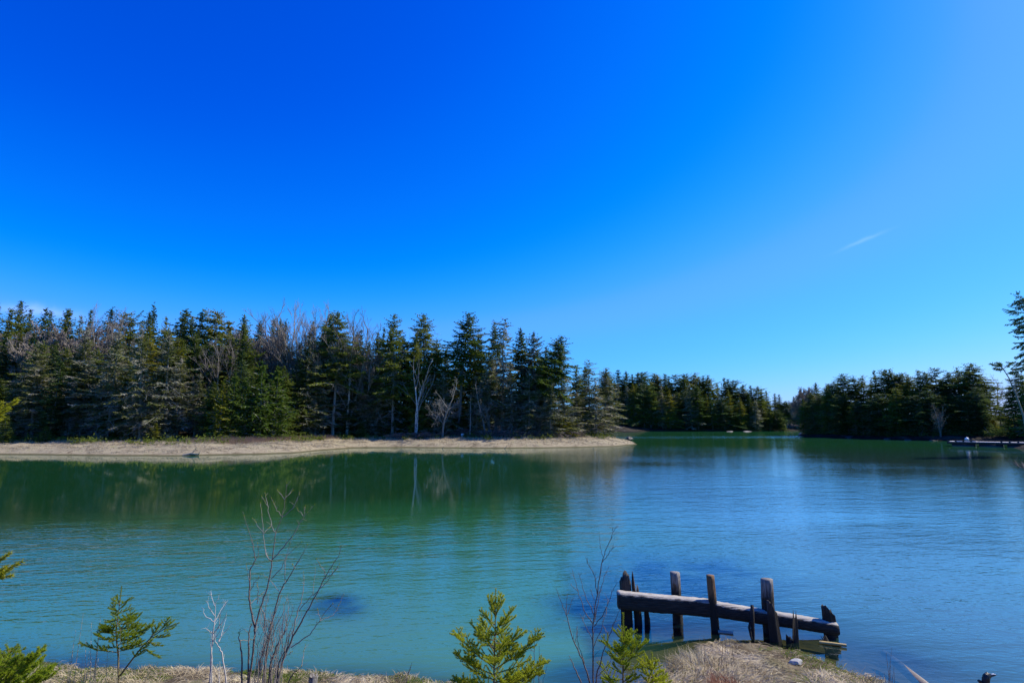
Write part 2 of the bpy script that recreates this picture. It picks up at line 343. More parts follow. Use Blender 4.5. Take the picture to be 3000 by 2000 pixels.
# ---------------------------------------------------------------- water
def water():
    xs = np.unique(np.concatenate([[-3000, -1200, -500], np.arange(-200, -24, 3), np.arange(-24, 24, .25), np.arange(24, 200, 3), [500, 1200, 3000]]))
    ys = np.unique(np.concatenate([[-400, -100, -30], np.arange(-10, 4, 1.), np.arange(4, 26, .25), np.arange(26, 60, 1.), np.arange(60, 300, 4), [500, 1200, 4500]]))
    me = grid_mesh('water', xs, ys, lambda X, Y: X * 0.0, None, True); me.materials.clear()
    X, Y = np.meshgrid(xs, ys, indexing='ij')
    depth = np.maximum(-h_near(X, Y), 0); inr = (X > -31) & (X < 25) & (Y < 29)
    shallow = np.where(inr, np.exp(-depth * np.where(X > 1.2, 1.5, 14)), 0)
    # chop: calm in the lee of the left wood and by the near bank, rippled in the open
    lee = np.clip((Y - 13.5) / 10.5, 0, 1) * np.clip((5 - X + (Y - 30) * .08) / 8, 0, 1)
    nearcalm = np.clip((Y - 8.5) / 7, 0.12, 1)
    prof = np.interp(Y, [8, 12, 16, 22, 32, 60, 110, 300], [.5, .9, 1.1, .85, .5, .36, .30, .3])
    band = np.exp(-((Y - 143 - (X - 40) * .15) / 15) ** 2) * np.clip((X - 14) / 8, 0, 1)
    sheltered = np.clip((Y - 205) / 8, 0, 1) + np.clip((poly_sd(RIGHT, X, Y) + 22) / 16, 0, 1)
    chop = prof * (1 - .92 * lee) * (1 - .8 * np.clip(sheltered, 0, 1)) * (.78 + .6 * fbm(X * .08 + 4, Y * .14)) + band * .9
    chop = chop * (1 - .85 * np.exp(-((X - 3.6) / 2.6) ** 4 - ((Y - 9.3) / 1.4) ** 4))     # calm behind the piles
    # shaded water imitated by dark blue patches painted into the body colour
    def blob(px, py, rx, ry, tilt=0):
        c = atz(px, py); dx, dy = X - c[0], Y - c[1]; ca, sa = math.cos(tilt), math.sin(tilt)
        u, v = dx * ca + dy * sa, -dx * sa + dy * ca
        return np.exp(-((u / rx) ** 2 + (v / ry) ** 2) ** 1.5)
    shade_patch = np.maximum.reduce([blob(985, 1775, .5, .8, .5), .95 * blob(2010, 1690, 2.2, 2.9, -.3), .9 * blob(2060, 1830, 2.3, .7), .75 * blob(1750, 1780, 1.0, 1.3),
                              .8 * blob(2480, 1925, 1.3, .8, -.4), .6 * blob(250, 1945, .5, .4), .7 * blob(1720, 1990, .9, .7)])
    shade_patch = np.clip(shade_patch * (1 + fbm(X * 1.5, Y * 1.5) * 1.0), 0, 1)
    for nm, a in (('shallow', shallow), ('chop', chop), ('shade_patch', shade_patch), ('open', .8 * np.clip((X - 1 - .02 * Y) / 7, 0, 1) * np.clip((90 - Y) / 40, 0, 1)), ('shoal', np.clip((24 - Y) / 14, 0, 1) * (.85 + .5 * fbm(X * .2, Y * .4)))):
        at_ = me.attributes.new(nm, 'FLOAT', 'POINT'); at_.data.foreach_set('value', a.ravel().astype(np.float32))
    m, n, l, out = new_mat('water')
    def attr(nm):
        a = n.new('ShaderNodeAttribute'); a.attribute_name = nm; return a.outputs['Fac']
    def M(op, *args):
        nd = n.new('ShaderNodeMath'); nd.operation = op
        for i, x in enumerate(args):
            if hasattr(x, 'links'): l.new(x, nd.inputs[i])
            else: nd.inputs[i].default_value = x
        return nd.outputs[0]
    def cz(sc, rot):
        t = n.new('ShaderNodeTexCoord'); mp = n.new('ShaderNodeMapping'); mp.vector_type = 'TEXTURE'; mp.inputs['Scale'].default_value = (1 / sc[0], 1 / sc[1], 1); mp.inputs['Rotation'].default_value = (0, 0, rot)
        l.new(t.outputs['Object'], mp.inputs[0]); return mp.outputs[0]
    w1 = noise(n, l, cz((1.5, 4.2), .22), 1.0, 3, .5)
    w2 = noise(n, l, cz((5.0, 12.0), -.15), 1.0, 3, .5)
    w3 = noise(n, l, cz((.4, 1.0), .1), 1.0, 2, .5)
    hsum = M('ADD', M('ADD', M('MULTIPLY', w1, .080), M('MULTIPLY', w2, .036)), M('MULTIPLY', w3, .13))
    h = M('MULTIPLY', hsum, attr('chop'))
    bp = n.new('ShaderNodeBump'); bp.inputs['Strength'].default_value = 1.0; bp.inputs['Distance'].default_value = .38; l.new(h, bp.inputs['Height'])
    body = mix(n, l, noise(n, l, coords(n, l), .05, 3), (.036, .215, .066), (.048, .245, .082))
    body = mix(n, l, attr('shoal'), body, (.066, .190, .100))
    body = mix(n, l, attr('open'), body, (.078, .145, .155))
    body = mix(n, l, M('MULTIPLY', attr('shade_patch'), 1.0), body, (.002, .009, .030))  # near-black blue painted in where the water lies in shade
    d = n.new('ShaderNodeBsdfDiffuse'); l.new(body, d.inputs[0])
    tr = n.new('ShaderNodeBsdfTransparent'); tr.inputs[0].default_value = (.86, .92, .82, 1)
    m1 = n.new('ShaderNodeMixShader'); l.new(attr('shallow'), m1.inputs[0]); l.new(d.outputs[0], m1.inputs[1]); l.new(tr.outputs[0], m1.inputs[2])
    g = n.new('ShaderNodeBsdfGlossy'); g.inputs['Roughness'].default_value = .03; l.new(bp.outputs[0], g.inputs['Normal'])
    fr = n.new('ShaderNodeFresnel'); fr.inputs['IOR'].default_value = 1.36; l.new(bp.outputs[0], fr.inputs['Normal'])
    fm = n.new('ShaderNodeMapRange'); l.new(fr.outputs[0], fm.inputs[0]); fm.inputs[1].default_value = .04; fm.inputs[2].default_value = .48; fm.inputs[3].default_value = .05; fm.inputs[4].default_value = .90
    m2 = n.new('ShaderNodeMixShader'); l.new(fm.outputs[0], m2.inputs[0]); l.new(m1.outputs[0], m2.inputs[1]); l.new(g.outputs[0], m2.inputs[2])
    l.new(m2.outputs[0], out.inputs[0])
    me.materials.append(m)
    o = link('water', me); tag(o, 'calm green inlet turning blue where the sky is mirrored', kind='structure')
water()

# ---------------------------------------------------------------- tree builders
def conifer(seed, H=16., R=3., base=.12, top_pow=.85, whorl=.36, nb=6, irregular=.35, droop=.10, dense=1.0, dead=.3, twist=0., gap=0., rise=30, apex=1.0, card=1.0):
    """returns (crown MB, trunk MB): tapered trunk with whorled limbs carrying flat sprays of small leaf cards"""
    rng = np.random.RandomState(seed); cr = MB(); tk = MB()
    nT = 9; zt = np.linspace(0, H, nT)
    bx = np.cumsum(rng.randn(nT) * (twist + .03)); by = np.cumsum(rng.randn(nT) * twist); bx -= bx[0]; by -= by[0]
    ax = lambda z: np.array([np.interp(z, zt, bx), np.interp(z, zt, by), z])
    r0 = .011 * H + .03
    tk.tube(np.stack([bx, by, zt], 1), r0 * (1 - zt / H * .93), 6, cap=False)
    z = H * base; Ps, Ds, Ls, Ws, Ss = [], [], [], [], []
    sect = rng.uniform(.65, 1.25, 12)                         # uneven outline, sector by sector
    while z < H * .985:
        t = (z - H * base) / (H * (1 - base))
        prof = min(1., (1 - t) ** top_pow * 1.0) * (1 - .35 * math.exp(-t * 9)) * apex + .02
        k0 = rng.uniform(0, 6.28)
        for k in range(nb):
            if rng.rand() < gap * (1 - t): continue
            az = k0 + k * 6.283 / nb + rng.randn() * .25
            L = 1.03 * R * prof * (1 + irregular * rng.randn()) * sect[int((az % 6.283) / 6.283 * 12)]
            L = max(.18, L); a0 = math.radians(-6 + rise * t ** 1.5 + rng.randn() * 12)
            m = max(2, int(L / (.24 / dense)))
            s = np.linspace(.12, 1, m)
            hx, hy = math.cos(az), math.sin(az); o = ax(z + rng.randn() * .28)
            rr = s * L; zz = rr * math.sin(a0) - droop * rr ** 1.5 + .10 * L * s ** 3
            cv = rng.randn() * .08 * L * s ** 2
            P = np.stack([o[0] + hx * rr * math.cos(a0) - hy * cv, o[1] + hy * rr * math.cos(a0) + hx * cv, o[2] + zz], 1)
            if L > .8: tk.tube(np.vstack([o, P[m // 2], P[-1]]), [.02 + .012 * L, .015 + .004 * L, .008], 3, cap=False, mi=1)
            top_ = .5 + .5 * min(1, (1 - t) * 2.6); reach = np.clip(.24 + .42 * L * (1 - s) ** .8, .2, 1.25) * top_
            for side in (-1, 1):
                ang = az + side * (math.radians(58) + rng.randn(m) * .25) * np.where(s > .97, .35, 1)
                dz = -.12 + rng.randn(m) * .22
                D = unit(np.stack([np.cos(ang), np.sin(ang), dz], 1))
                S = unit(np.cross(D, np.array([0, 0, 1.]) + rng.randn(m, 3) * .55))
                Ps.append(P); Ds.append(D); Ls.append(reach * rng.uniform(.7, 1.2, m)); Ws.append(rng.uniform(.13, .24, m) * card); Ss.append(S)
                # second-order sprays and hanging twigs
                q = rng.rand(m) < .95
                P2 = P[q] + D[q] * (reach[q] * .45)[:, None]; a2 = ang[q] - side * rng.uniform(.3, .9, q.sum())
                D2 = unit(np.stack([np.cos(a2), np.sin(a2), -.25 + rng.randn(q.sum()) * .35], 1))
                S2 = unit(np.cross(D2, np.array([0, 0, 1.]) + rng.randn(q.sum(), 3) * .9))
                Ps.append(P2); Ds.append(D2); Ls.append(reach[q] * .65 * rng.uniform(.6, 1.2, q.sum())); Ws.append(rng.uniform(.09, .18, q.sum()) * card); Ss.append(S2)
            # tufts lying along the limb
            D3 = unit(np.stack([np.full(m, hx), np.full(m, hy), .05 + rng.randn(m) * .3], 1)); S3 = unit(np.cross(D3, rng.randn(m, 3)))
            Ps.append(P); Ds.append(D3); Ls.append(np.full(m, .42 * top_)); Ws.append(rng.uniform(.10, .20, m) * card); Ss.append(S3)
        z += whorl * rng.uniform(.7, 1.3) * (1 - .45 * t)
    o = ax(H * .97); m = 8
    a = rng.uniform(0, 6.28, m); D = unit(np.stack([np.cos(a) * .16, np.sin(a) * .16, np.ones(m)], 1))
    Ps.append(np.tile(o, (m, 1))); Ds.append(D); Ls.append(rng.uniform(.25, .7, m)); Ws.append(np.full(m, .10)); Ss.append(unit(np.cross(D, rng.randn(m, 3))))
    cr.cards(np.vstack(Ps), np.vstack(Ds), np.concatenate(Ls), np.concatenate(Ws), np.vstack(Ss))
    # dead lower limbs with fine side twigs
    for i in range(int(dead * 90)):
        z = rng.uniform(.06, max(base, .1) + .45) * H; az = rng.uniform(0, 6.28); L = R * rng.uniform(.3, .95)
        o = ax(z); d = np.array([math.cos(az), math.sin(az), rng.uniform(-.45, .1)])
        p = [o, o + d * L * .5 + [0, 0, .05 * L], o + d * L + [0, 0, -.12 * L]]
        tk.tube(p, [.035, .022, .010], 3, cap=False, mi=1)
        for j in range(5):
            q = o + d * L * rng.uniform(.35, 1); e = unit(d + rng.randn(3) * .8)
            tk.tube([q, q + e * L * .28], [.014, .007], 3, cap=False, mi=1)
    return cr, tk

def bare_tree(seed, H=14., spread=.35, levels=4, trunks=1, r0=.14, twigr=.010, first=.3, lean=.05, density=1.0):
    """returns (trunk MB, branches MB) of a leafless broadleaf tree"""
    rng = np.random.RandomState(seed); tk = MB(); br = MB()
    def grow(p, d, L, r, lev):
        n = 4; pts = [p]; dd = d.copy()
        for i in range(n):
            dd = unit(dd + rng.randn(3) * .10 + np.array([0, 0, .05])); pts.append(pts[-1] + dd * L / n)
        pts = np.array(pts); r1 = max(twigr, r * .55)
        (tk if lev == 0 else br).tube(pts, np.linspace(r, r1, n + 1), 5 if lev == 0 else 3, cap=False)
        if lev >= levels: return
        nk = int((7 if lev == 0 else 5) * density) + rng.randint(0, 2)
        for i in range(nk):
            s = rng.uniform(first if lev == 0 else .25, 1.0); q = pts[min(n - 1, int(s * n))] * (1 - (s * n) % 1) + pts[min(n, int(s * n) + 1)] * ((s * n) % 1)
            az = rng.uniform(0, 6.28); side = unit(np.cross(dd, np.array([math.cos(az), math.sin(az), .2])))
            nd = unit(dd * (1 - spread) + side * (spread + .15) + [0, 0, .12])
            grow(q, nd, L * rng.uniform(.38, .62) * (1.15 - .4 * s), max(twigr, r1 * rng.uniform(.5, .8)), lev + 1)
        grow(pts[-1], unit(dd + rng.randn(3) * .15), L * .45, r1, lev + 1)
    for t in range(trunks):
        a = rng.uniform(0, 6.28); d = unit(np.array([math.cos(a) * lean * (1 + t), math.sin(a) * lean * (1 + t), 1.]))
        grow(np.array([math.cos(a) * .15 * t, math.sin(a) * .15 * t, 0.]), d, H * .62, r0, 0)
    return tk, br

KINDS = {}
def add_kind(key, part_meshes): KINDS[key] = part_meshes
def ck(key, mat, **kw):
    H = kw.get('H', 16.); cr, tk = conifer(**kw)
    add_kind(key, (H, [('crown', cr.mesh('crown', mat)), ('trunk', tk.mesh('trunk', [M_BARK, M_LIMB]))]))
ck('dense', M_SPRUCE, seed=1, H=16, R=2.9, base=.06)
ck('dense2', M_SPRUCE, seed=2, H=16, R=2.6, base=.10, irregular=.45)
ck('olive', M_YELLOW, seed=3, H=16, R=3.0, base=.08, irregular=.4, whorl=.46)
ck('deep', M_BLUE, seed=4, H=16, R=2.7, base=.05, irregular=.3)
ck('deep2', M_BLUE, seed=5, H=16, R=2.3, base=.15, top_pow=.8, irregular=.4)
ck('lichen', M_LICHEN, seed=6, H=16, R=2.9, base=.08, irregular=.5, dense=.85, dead=.9, gap=.3, whorl=.5)
ck('lichen2', M_LICHEN, seed=7, H=16, R=2.6, base=.12, irregular=.5, dense=.85, dead=1.1, gap=.35, whorl=.5)
ck('tall', M_SPRUCE, seed=8, H=19, R=3.3, base=.42, top_pow=.75, irregular=.42, whorl=.44, nb=7, dead=.9, droop=.10, gap=.1)
ck('tall2', M_SPRUCE, seed=9, H=19, R=2.9, base=.30, top_pow=.7, irregular=.4, whorl=.46, nb=6, dead=1.1, gap=.15)
ck('tall3', M_LICHEN, seed=10, H=19, R=3.1, base=.25, top_pow=.65, irregular=.45, whorl=.46, nb=6, dead=1.6, gap=.25)
ck('scraggly', M_LICHEN, seed=11, H=18, R=1.9, base=.22, top_pow=.35, irregular=.6, whorl=.6, nb=5, dead=1.8, gap=.45, twist=.12, rise=10)
ck('spire', M_BLUE, seed=12, H=14, R=1.5, base=.08, top_pow=.9, irregular=.3, whorl=.4)
ck('round', M_YELLOW, seed=13, H=14, R=3.2, base=.25, top_pow=.42, irregular=.35, whorl=.5, rise=30)
ck('blunt', M_SPRUCE, seed=17, H=15, R=2.7, base=.10, top_pow=.5, irregular=.5, whorl=.42)
ck('blunt2', M_BLUE, seed=18, H=15, R=2.9, base=.12, top_pow=.45, irregular=.55, whorl=.45, gap=.15)
ck('blunt3', M_YELLOW, seed=19, H=15, R=2.6, base=.10, top_pow=.6, irregular=.55, whorl=.4, twist=.08)
ck('young', M_BRIGHT, seed=14, H=7, R=2.1, base=.02, top_pow=.9, irregular=.25, whorl=.3, dead=0, card=.8)
ck('young2', M_YELLOW, seed=15, H=7, R=1.8, base=.02, top_pow=.85, irregular=.3, whorl=.3, dead=0, card=.8)
ck('big', M_BLUE, seed=16, H=22, R=3.3, base=.50, top_pow=.6, irregular=.35, whorl=.80, nb=7, dead=.3, gap=.2, dense=1.2, rise=14, droop=.06, card=.9)
def bk(key, mt, mb_, **kw):
    tk, br = bare_tree(**kw); add_kind(key, (kw['H'], [('trunk', tk.mesh('trunk', mt)), ('branches', br.mesh('branches', mb_))]))
bk('birch', M_BIRCH, M_TWIG, seed=21, H=14, spread=.26, trunks=2, r0=.15, twigr=.007, density=.85)
bk('birch2', M_BIRCH, M_TWIG, seed=22, H=14, spread=.30, trunks=3, r0=.13, twigr=.007, density=.75)
bk('haze', M_DEAD, M_TWIG, seed=23, H=9, spread=.42, trunks=3, r0=.08, twigr=.008, first=.2, density=.7)
bk('thicket', M_DEAD, M_TWIG, seed=26, H=9, spread=.42, trunks=4, r0=.08, twigr=.022, first=.12, density=1.2)
bk('snag', M_DEAD, M_DEAD, seed=24, H=12, spread=.62, levels=3, trunks=1, r0=.20, twigr=.02, first=.3, density=1.1)
bk('forked', M_BIRCH, M_DEAD, seed=25, H=12, spread=.35, levels=2, trunks=2, r0=.16, twigr=.03, first=.4, density=.5)
def pole():
    mb = MB(); mb.tube([(0, 0, 0), (.1, 0, 4), (.05, .1, 9), (.12, .1, 14)], [.2, .15, .09, .03], 6)
    br = MB(); rng = np.random.RandomState(3)
    for i in range(26):
        z = rng.uniform(3, 13.5); a = rng.uniform(0, 6.28); L = rng.uniform(.2, 1.1)
        br.tube([(0.08, .05, z), (math.cos(a) * L, math.sin(a) * L, z + rng.uniform(-.3, .2))], [.03, .01], 3)
    add_kind('pole', (14., [('trunk', mb.mesh('trunk', M_DEAD)), ('branches', br.mesh('branches', M_DEAD))]))
pole()
NAMES = dict(birch='birch_tree', birch2='birch_tree', haze='bare_tree', thicket='bare_tree', snag='dead_tree', forked='birch_tree', pole='dead_tree')
_rng = random.Random(11)
def plant(kind, px, py, Y, hf, label, group, base_px=None, wide=1.0, cat='tree', rot=None, sink=.15):
    """a tree standing at depth Y whose top is seen at (px, py)"""
    top = at(px, py, Y); b = at(base_px, 1290, Y) if base_px is not None else top
    z0 = float(hf(np.array([[b[0]]]), np.array([[Y]]))[0, 0]) - sink
    Hk, parts = KINDS[kind]
    v = Vector((top[0] - b[0], 0, top[2] - z0)); s = v.length / Hk
    root = thing(NAMES.get(kind, 'spruce_tree'), (b[0], Y, z0), label, cat, group)
    ws = wide * (s ** .5 if s < 1 else s)
    root.scale = (ws, ws, s)
    q = Vector((0, 0, 1)).rotation_difference(v.normalized()) if base_px is not None else Matrix.Identity(3).to_quaternion()
    root.rotation_mode = 'QUATERNION'
    root.rotation_quaternion = q @ Matrix.Rotation(math.radians(_rng.gauss(0, 1.7)), 3, 'Y').to_quaternion() @ Matrix.Rotation(_rng.uniform(0, 6.28) if rot is None else rot, 3, 'Z').to_quaternion()
    for nm, me in parts: link(nm, me, root)
    return root

ORD = 'first second third fourth fifth sixth seventh eighth ninth tenth eleventh twelfth thirteenth fourteenth fifteenth sixteenth seventeenth eighteenth nineteenth twentieth'.split()
TENS = {20: 'twenty', 30: 'thirty', 40: 'forty', 50: 'fifty'}
def ordinal(i):
    if i < 20: return ORD[i]
    t, u = divmod(i + 1, 10)
    return {2: 'twentieth', 3: 'thirtieth', 4: 'fortieth', 5: 'fiftieth'}[t] if u == 0 else TENS[t * 10] + '-' + ORD[u - 1]

ADJ = dict(lichen='grey-lichened', lichen2='shaggy lichened', dense='dark green', dense2='uneven green', olive='olive green', deep='deep green', deep2='narrow deep green', tall='broad dark', tall2='open-crowned', blunt='blunt green', blunt2='blunt dark', blunt3='blunt olive')
# ---- left wood: skyline trees (top px, top py, depth, kind, width)
GL = 'trees of the wood on the left shore'
SKY_L = [(-120, 880, 100, 'dense', 1), (-55, 905, 98, 'olive', 1), (5, 893, 102, 'deep', 1.1), (30, 906, 98, 'dense2', 1), (75, 880, 104, 'dense', 1.2), (100, 906, 106, 'deep2', .9), (118, 903, 98, 'dense2', .9),
         (143, 911, 104, 'dense', 1), (174, 910, 100, 'deep', 1), (202, 906, 98, 'dense2', 1.1), (236, 924, 104, 'olive', 1), (269, 909, 99, 'dense2', .9), (326, 905, 103, 'deep', 1.1),
         (367, 916, 98, 'round', .8), (396, 932, 101, 'olive', .9), (432, 913, 96, 'dense', 1.1), (463, 895, 100, 'spire', .9), (488, 928, 101, 'olive', 1), (512, 917, 97, 'deep2', 1.1), (542, 906, 99, 'dense2', 1.2),
         (566, 930, 102, 'dense', 1), (588, 913, 98, 'deep', 1.1), (636, 914, 101, 'round', 1.1), (678, 940, 97, 'olive', 1.1), (700, 946, 101, 'dense', 1), (722, 922, 98, 'dense', 1.1), (754, 945, 101, 'deep', .9), (770, 949, 103, 'deep', .8),
         (791, 935, 100, 'dense2', 1), (818, 933, 98, 'dense', .9), (831, 941, 96, 'deep', .9), (914, 941, 94, 'deep2', .9), (952, 941, 97, 'dense', .9), (968, 921, 95, 'dense2', 1), (990, 911, 92, 'tall', 1.2),
         (1064, 967, 99, 'deep2', .7), (1044, 972, 99, 'dense', .7), (1094, 975, 98, 'spire', 1), (1108, 990, 96, 'spire', 1), (1119, 962, 100, 'deep2', .7), (1130, 959, 97, 'spire', 1), (1160, 922, 94, 'tall2', 1), (1180, 988, 97, 'dense', .8)]
_rw = random.Random(9)
for i, (px, py, Y, k, w) in enumerate(SKY_L):
    w = w * _rw.uniform(.85, 1.45)
    adj = dict(dense='dark green', dense2='uneven dark green', olive='olive green', deep='deep green', deep2='narrow deep green', spire='thin spire-topped', round='round-topped', tall='tall broad', tall2='tall open-crowned')[k]
    if k == 'tall': lab = 'tallest broad spruce with twin leader just right of the bare birches'
    elif k == 'tall2': lab = 'tall open-crowned spruce left of the white forked birch trunks'
    elif px < 0: lab = f'{adj} spruce beyond the left end of the wood, {"farther" if i == 0 else "nearer"} one out'
    elif px == 463: lab = 'thin spire-topped spruce poking needle-like above the left skyline'
    elif px == 636: lab = 'broad round-topped olive conifer on the skyline above the small pale birch'
    else: lab = f'{adj} spruce on the left skyline, {ordinal(i - 2)} from left edge'
    plant(k, px, py, Y, h_left, lab, GL, wide=w)
# ---- bare birches on the skyline and in the gaps
BIR = [(276, 918, 93, 'birch', 'white-stemmed bare birch with rounded crown on the left skyline'), (303, 914, 94, 'birch2', 'slender bare birch right of the rounded birch on the left skyline'),
       (212, 956, 91, 'thicket', 'low brown leafless tree left of the rounded skyline birch'), (20, 975, 90, 'thicket', 'brown leafless tree at the far left edge of the wood'),
       (470, 985, 89, 'haze', 'leafless tree directly below the spire-topped spruce'),
       (650, 998, 84, 'birch', 'small pale birch below the round-topped conifer'), (745, 978, 92, 'thicket', 'brown leafless tree left of the tall bare birches'), 
       (843, 899, 93, 'birch', 'tall bare birch, leftmost of the pale trio above the skyline'), (866, 896, 91, 'birch2', 'tallest bare birch rising pale above the left skyline'),
       (884, 938, 92, 'birch', 'rightmost bare birch of the pale trio above the skyline'), (925, 919, 93, 'birch2', 'open-branched bare birch between the pale trio and tallest broad spruce'),
       (1028, 921, 94, 'birch', 'white-stemmed birch standing right of the tallest broad spruce'),
       (1075, 968, 96, 'haze', 'thin brown leafless tree among narrow spires right of the broad spruce')]
for px, py, Y, k, lab in BIR: plant(k, px, py, Y, h_left, lab, 'bare birches in the left wood', cat='bare tree')
YF = lambda px: float(np.interp(px, [0, 600, 750, 850, 950, 1050, 1200], [75.5, 76.5, 79, 85, 91, 94, 96]))
# ---- middle ranks, then the front row on the bank
rr = random.Random(4); MIDK = ['dense', 'dense2', 'olive', 'blunt', 'deep2', 'lichen', 'lichen2', 'blunt3']
for i in range(44):
    kk = rr.choice(MIDK); px = -110 + i * 29 + rr.uniform(-9, 9); py = 985 + rr.uniform(-28, 38) + (20 if px > 1000 else 0)
    plant(kk, px, py, YF(px) + rr.uniform(6, 13), h_left, f'{ADJ[kk]} spruce of the left wood middle rank, ' + (ordinal(3 - i) + ' beyond the left edge' if i < 4 else ordinal(i - 4) + ' from left edge'), GL, wide=rr.uniform(1.0, 1.3))
FRONT = []
for i in range(32):
    px = -115 + i * 41 + rr.uniform(-10, 10); py = 1062 + rr.uniform(-50, 60)
    k = rr.choice(['lichen', 'lichen2', 'dense', 'olive', 'deep', 'lichen', 'dense2', 'tall3'])
    if 700 < px < 950: k = rr.choice(['deep', 'dense', 'deep2'])
    FRONT.append((px, py, YF(px) + rr.uniform(0, 3.5), k))
FRONT += [(345, 965, 77, 'lichen'), (440, 950, 76, 'lichen2'), (505, 975, 77.5, 'lichen'), (905, 985, 89, 'lichen'), (935, 1010, 91, 'tall3')]
FRONT.sort()
nn = 0
for px, py, Y, k in FRONT:
    adj = dict(lichen='grey-lichened', lichen2='shaggy lichened', dense='dark green', dense2='uneven green', olive='olive green', deep='deep green', deep2='narrow deep green', tall3='open lichen-hung')[k]
    if px < -10: lab = f'spruce in the bank row, {ordinal(len([1 for q in FRONT if px <= q[0] < -10]) - 1)} beyond the left edge of view'
    else: lab = f'{adj} spruce in the front row above the bank, {ordinal(nn)} from left'; nn += 1
    plant(k, px, py, Y, h_left, lab, GL, wide=rr.uniform(.95, 1.25))
YOUNG = [(683, 1098, 77, 'young', 'bright young spruce standing left of two darker ones above the pale bank'), (728, 1112, 78, 'young', 'fresh green young spruce in the middle of the left bank'), (775, 1065, 79, 'young', 'tallest fresh green young spruce above the pale bank'),
         (815, 1080, 81, 'young', 'fresh green young spruce beside the dark hollow of the left wood'), (655, 1120, 76, 'young2', 'olive young spruce left of the bright young spruces'),
         (1168, 1190, 95, 'young', 'small vivid green spruce under the white forked birch'), (135, 1250, 73.5, 'young', 'little bright spruce on the edge of the bank at far left'), (20, 1215, 73, 'young', 'low fresh spruce at the left edge of the bank'),
         (455, 1240, 75, 'young2', 'low olive spruce beside the bank grass at left'), (1352, 1215, 95, 'young', 'small green spruce at the foot of the tall straight spruce on the point'), (1060, 1235, 93, 'young2', 'low olive spruce right of the dark hollow')]
for px, py, Y, k, lab in YOUNG: plant(k, px, py, Y, h_left, lab, 'young spruces along the left shore', wide=.95)

# ---- the point
GP = 'spruces on the point'
POINT = [(1246, 919, 98, 'tall', None, 1.1, 'large bare-trunked spruce, tallest left of the straight spruce on the point'), (1234, 975, 95, 'dense', None, .8, 'green spruce standing before the large spruce at the left of the point'),
         (1278, 993, 97, 'tall2', None, .8, 'grey-green spruce right of the large spruce at the left of the point'), (1350, 914, 96, 'tall', 1341, 1.2, 'straight-trunked tallest spruce of the point with wide layered crown'),
         (1205, 1010, 99, 'dense2', None, .9, 'dark spruce behind the white forked birch'), (1310, 1020, 100, 'dense', None, .9, 'dark spruce filling the gap left of the straight-trunked spruce'),
         (1386, 988, 99, 'olive', None, 1.2, 'yellow-green broad spruce right of the straight-trunked spruce'), (1407, 978, 104, 'deep', None, .8, 'dark twin-topped spruce, left one, behind the yellow-green spruce'), (1421, 982, 104, 'deep2', None, .9, 'dark twin-topped spruce, right one, behind the yellow-green spruce'),
         (1456, 941, 100, 'tall2', None, .8, 'pointed slender spruce left of the crooked bare-topped spruce'), (1484, 933, 94, 'scraggly', 1470, 1.0, 'crooked half-dead spruce with bare tufted top on the point'),
         (1529, 961, 99, 'dense', None, 1.2, 'dense dark spruce right of the crooked bare-topped spruce'), (1570, 973, 97, 'tall3', None, 1.1, 'broad spruce between the dense dark spruce and the leaning one'),
         (1632, 980, 93, 'tall', 1572, 1.25, 'big spruce leaning right over the tip of the point'), (1657, 998, 97, 'scraggly', None, 1.0, 'open lichened spruce top behind the leaning spruce'),
         (1600, 1015, 100, 'dense2', None, 1.1, 'dark spruce behind the leaning spruce of the point'), (1432, 1040, 93, 'tall3', None, 1.0, 'lichen-hung thin spruce in the middle of the point'), (1500, 1060, 92, 'lichen2', None, 1.1, 'shaggy grey spruce under the dense dark spruce of the point'),
         (1550, 1080, 91, 'lichen', None, 1.1, 'grey-lichened spruce left of the leaning trunk'), (1610, 1120, 90, 'lichen2', None, 1.2, 'low shaggy spruce under the leaning spruce'), (1655, 1100, 93, 'lichen', None, 1.1, 'olive grey spruce right of the leaning trunk'),
         (1640, 1190, 92, 'olive', None, 1.3, 'low spreading spruce at the edge of the point'), (1691, 1076, 104, 'dense', None, 1.1, 'dark spruce between the leaning spruce and the scraggly shoreline one'), (1708, 1074, 106, 'deep2', None, 1, 'slim dark spruce behind the scraggly shoreline one'),
         (1730, 1055, 100, 'scraggly', None, 1.0, 'thin scraggly spruce with open tufts near the right tip of the point'), (1765, 1076, 103, 'tall3', None, 1.1, 'last lichened spruce on the tip of the point beside the channel'), (1745, 1110, 99, 'lichen', None, 1.3, 'bushy grey spruce at the foot of the scraggly shoreline one'),
         (1780, 1150, 104, 'lichen2', None, 1.1, 'low grey spruce ending the row at the tip of the point'), (1690, 1150, 97, 'lichen', None, 1.3, 'bushy lichened spruce left of the scraggly shoreline one'), (1300, 1090, 93, 'lichen', None, 1.0, 'grey spruce behind the bleached dead tree'), (1400, 1100, 92, 'lichen2', None, 1.0, 'thin grey spruce right of the straight trunk')]
for px, py, Y, k, bpx, w, lab in POINT: plant(k, px, py, Y, h_left, lab, GP, base_px=bpx, wide=w)
for i in range(12):
    px = 1215 + i * 34 + rr.uniform(-8, 8); kk = rr.choice(['deep', 'dense', 'dense2', 'olive']); plant(kk, px, rr.uniform(1035, 1090), rr.uniform(104, 111), h_left, f'{ADJ[kk]} spruce half hidden behind the point trees, {ordinal(i)} from left', GP)
plant('forked', 1215, 1045, 92, h_left, 'white birch forking into two bare stems at the left of the point', None, base_px=1217, cat='bare tree')
plant('snag', 1302, 1110, 90, h_left, 'bleached dead tree with twisted drooping limbs on the point', None, base_px=1296, cat='dead tree')
plant('snag', 1425, 1120, 91, h_left, 'thin grey dead tree right of the straight-trunked spruce', None, base_px=1420, wide=.7, cat='dead tree')
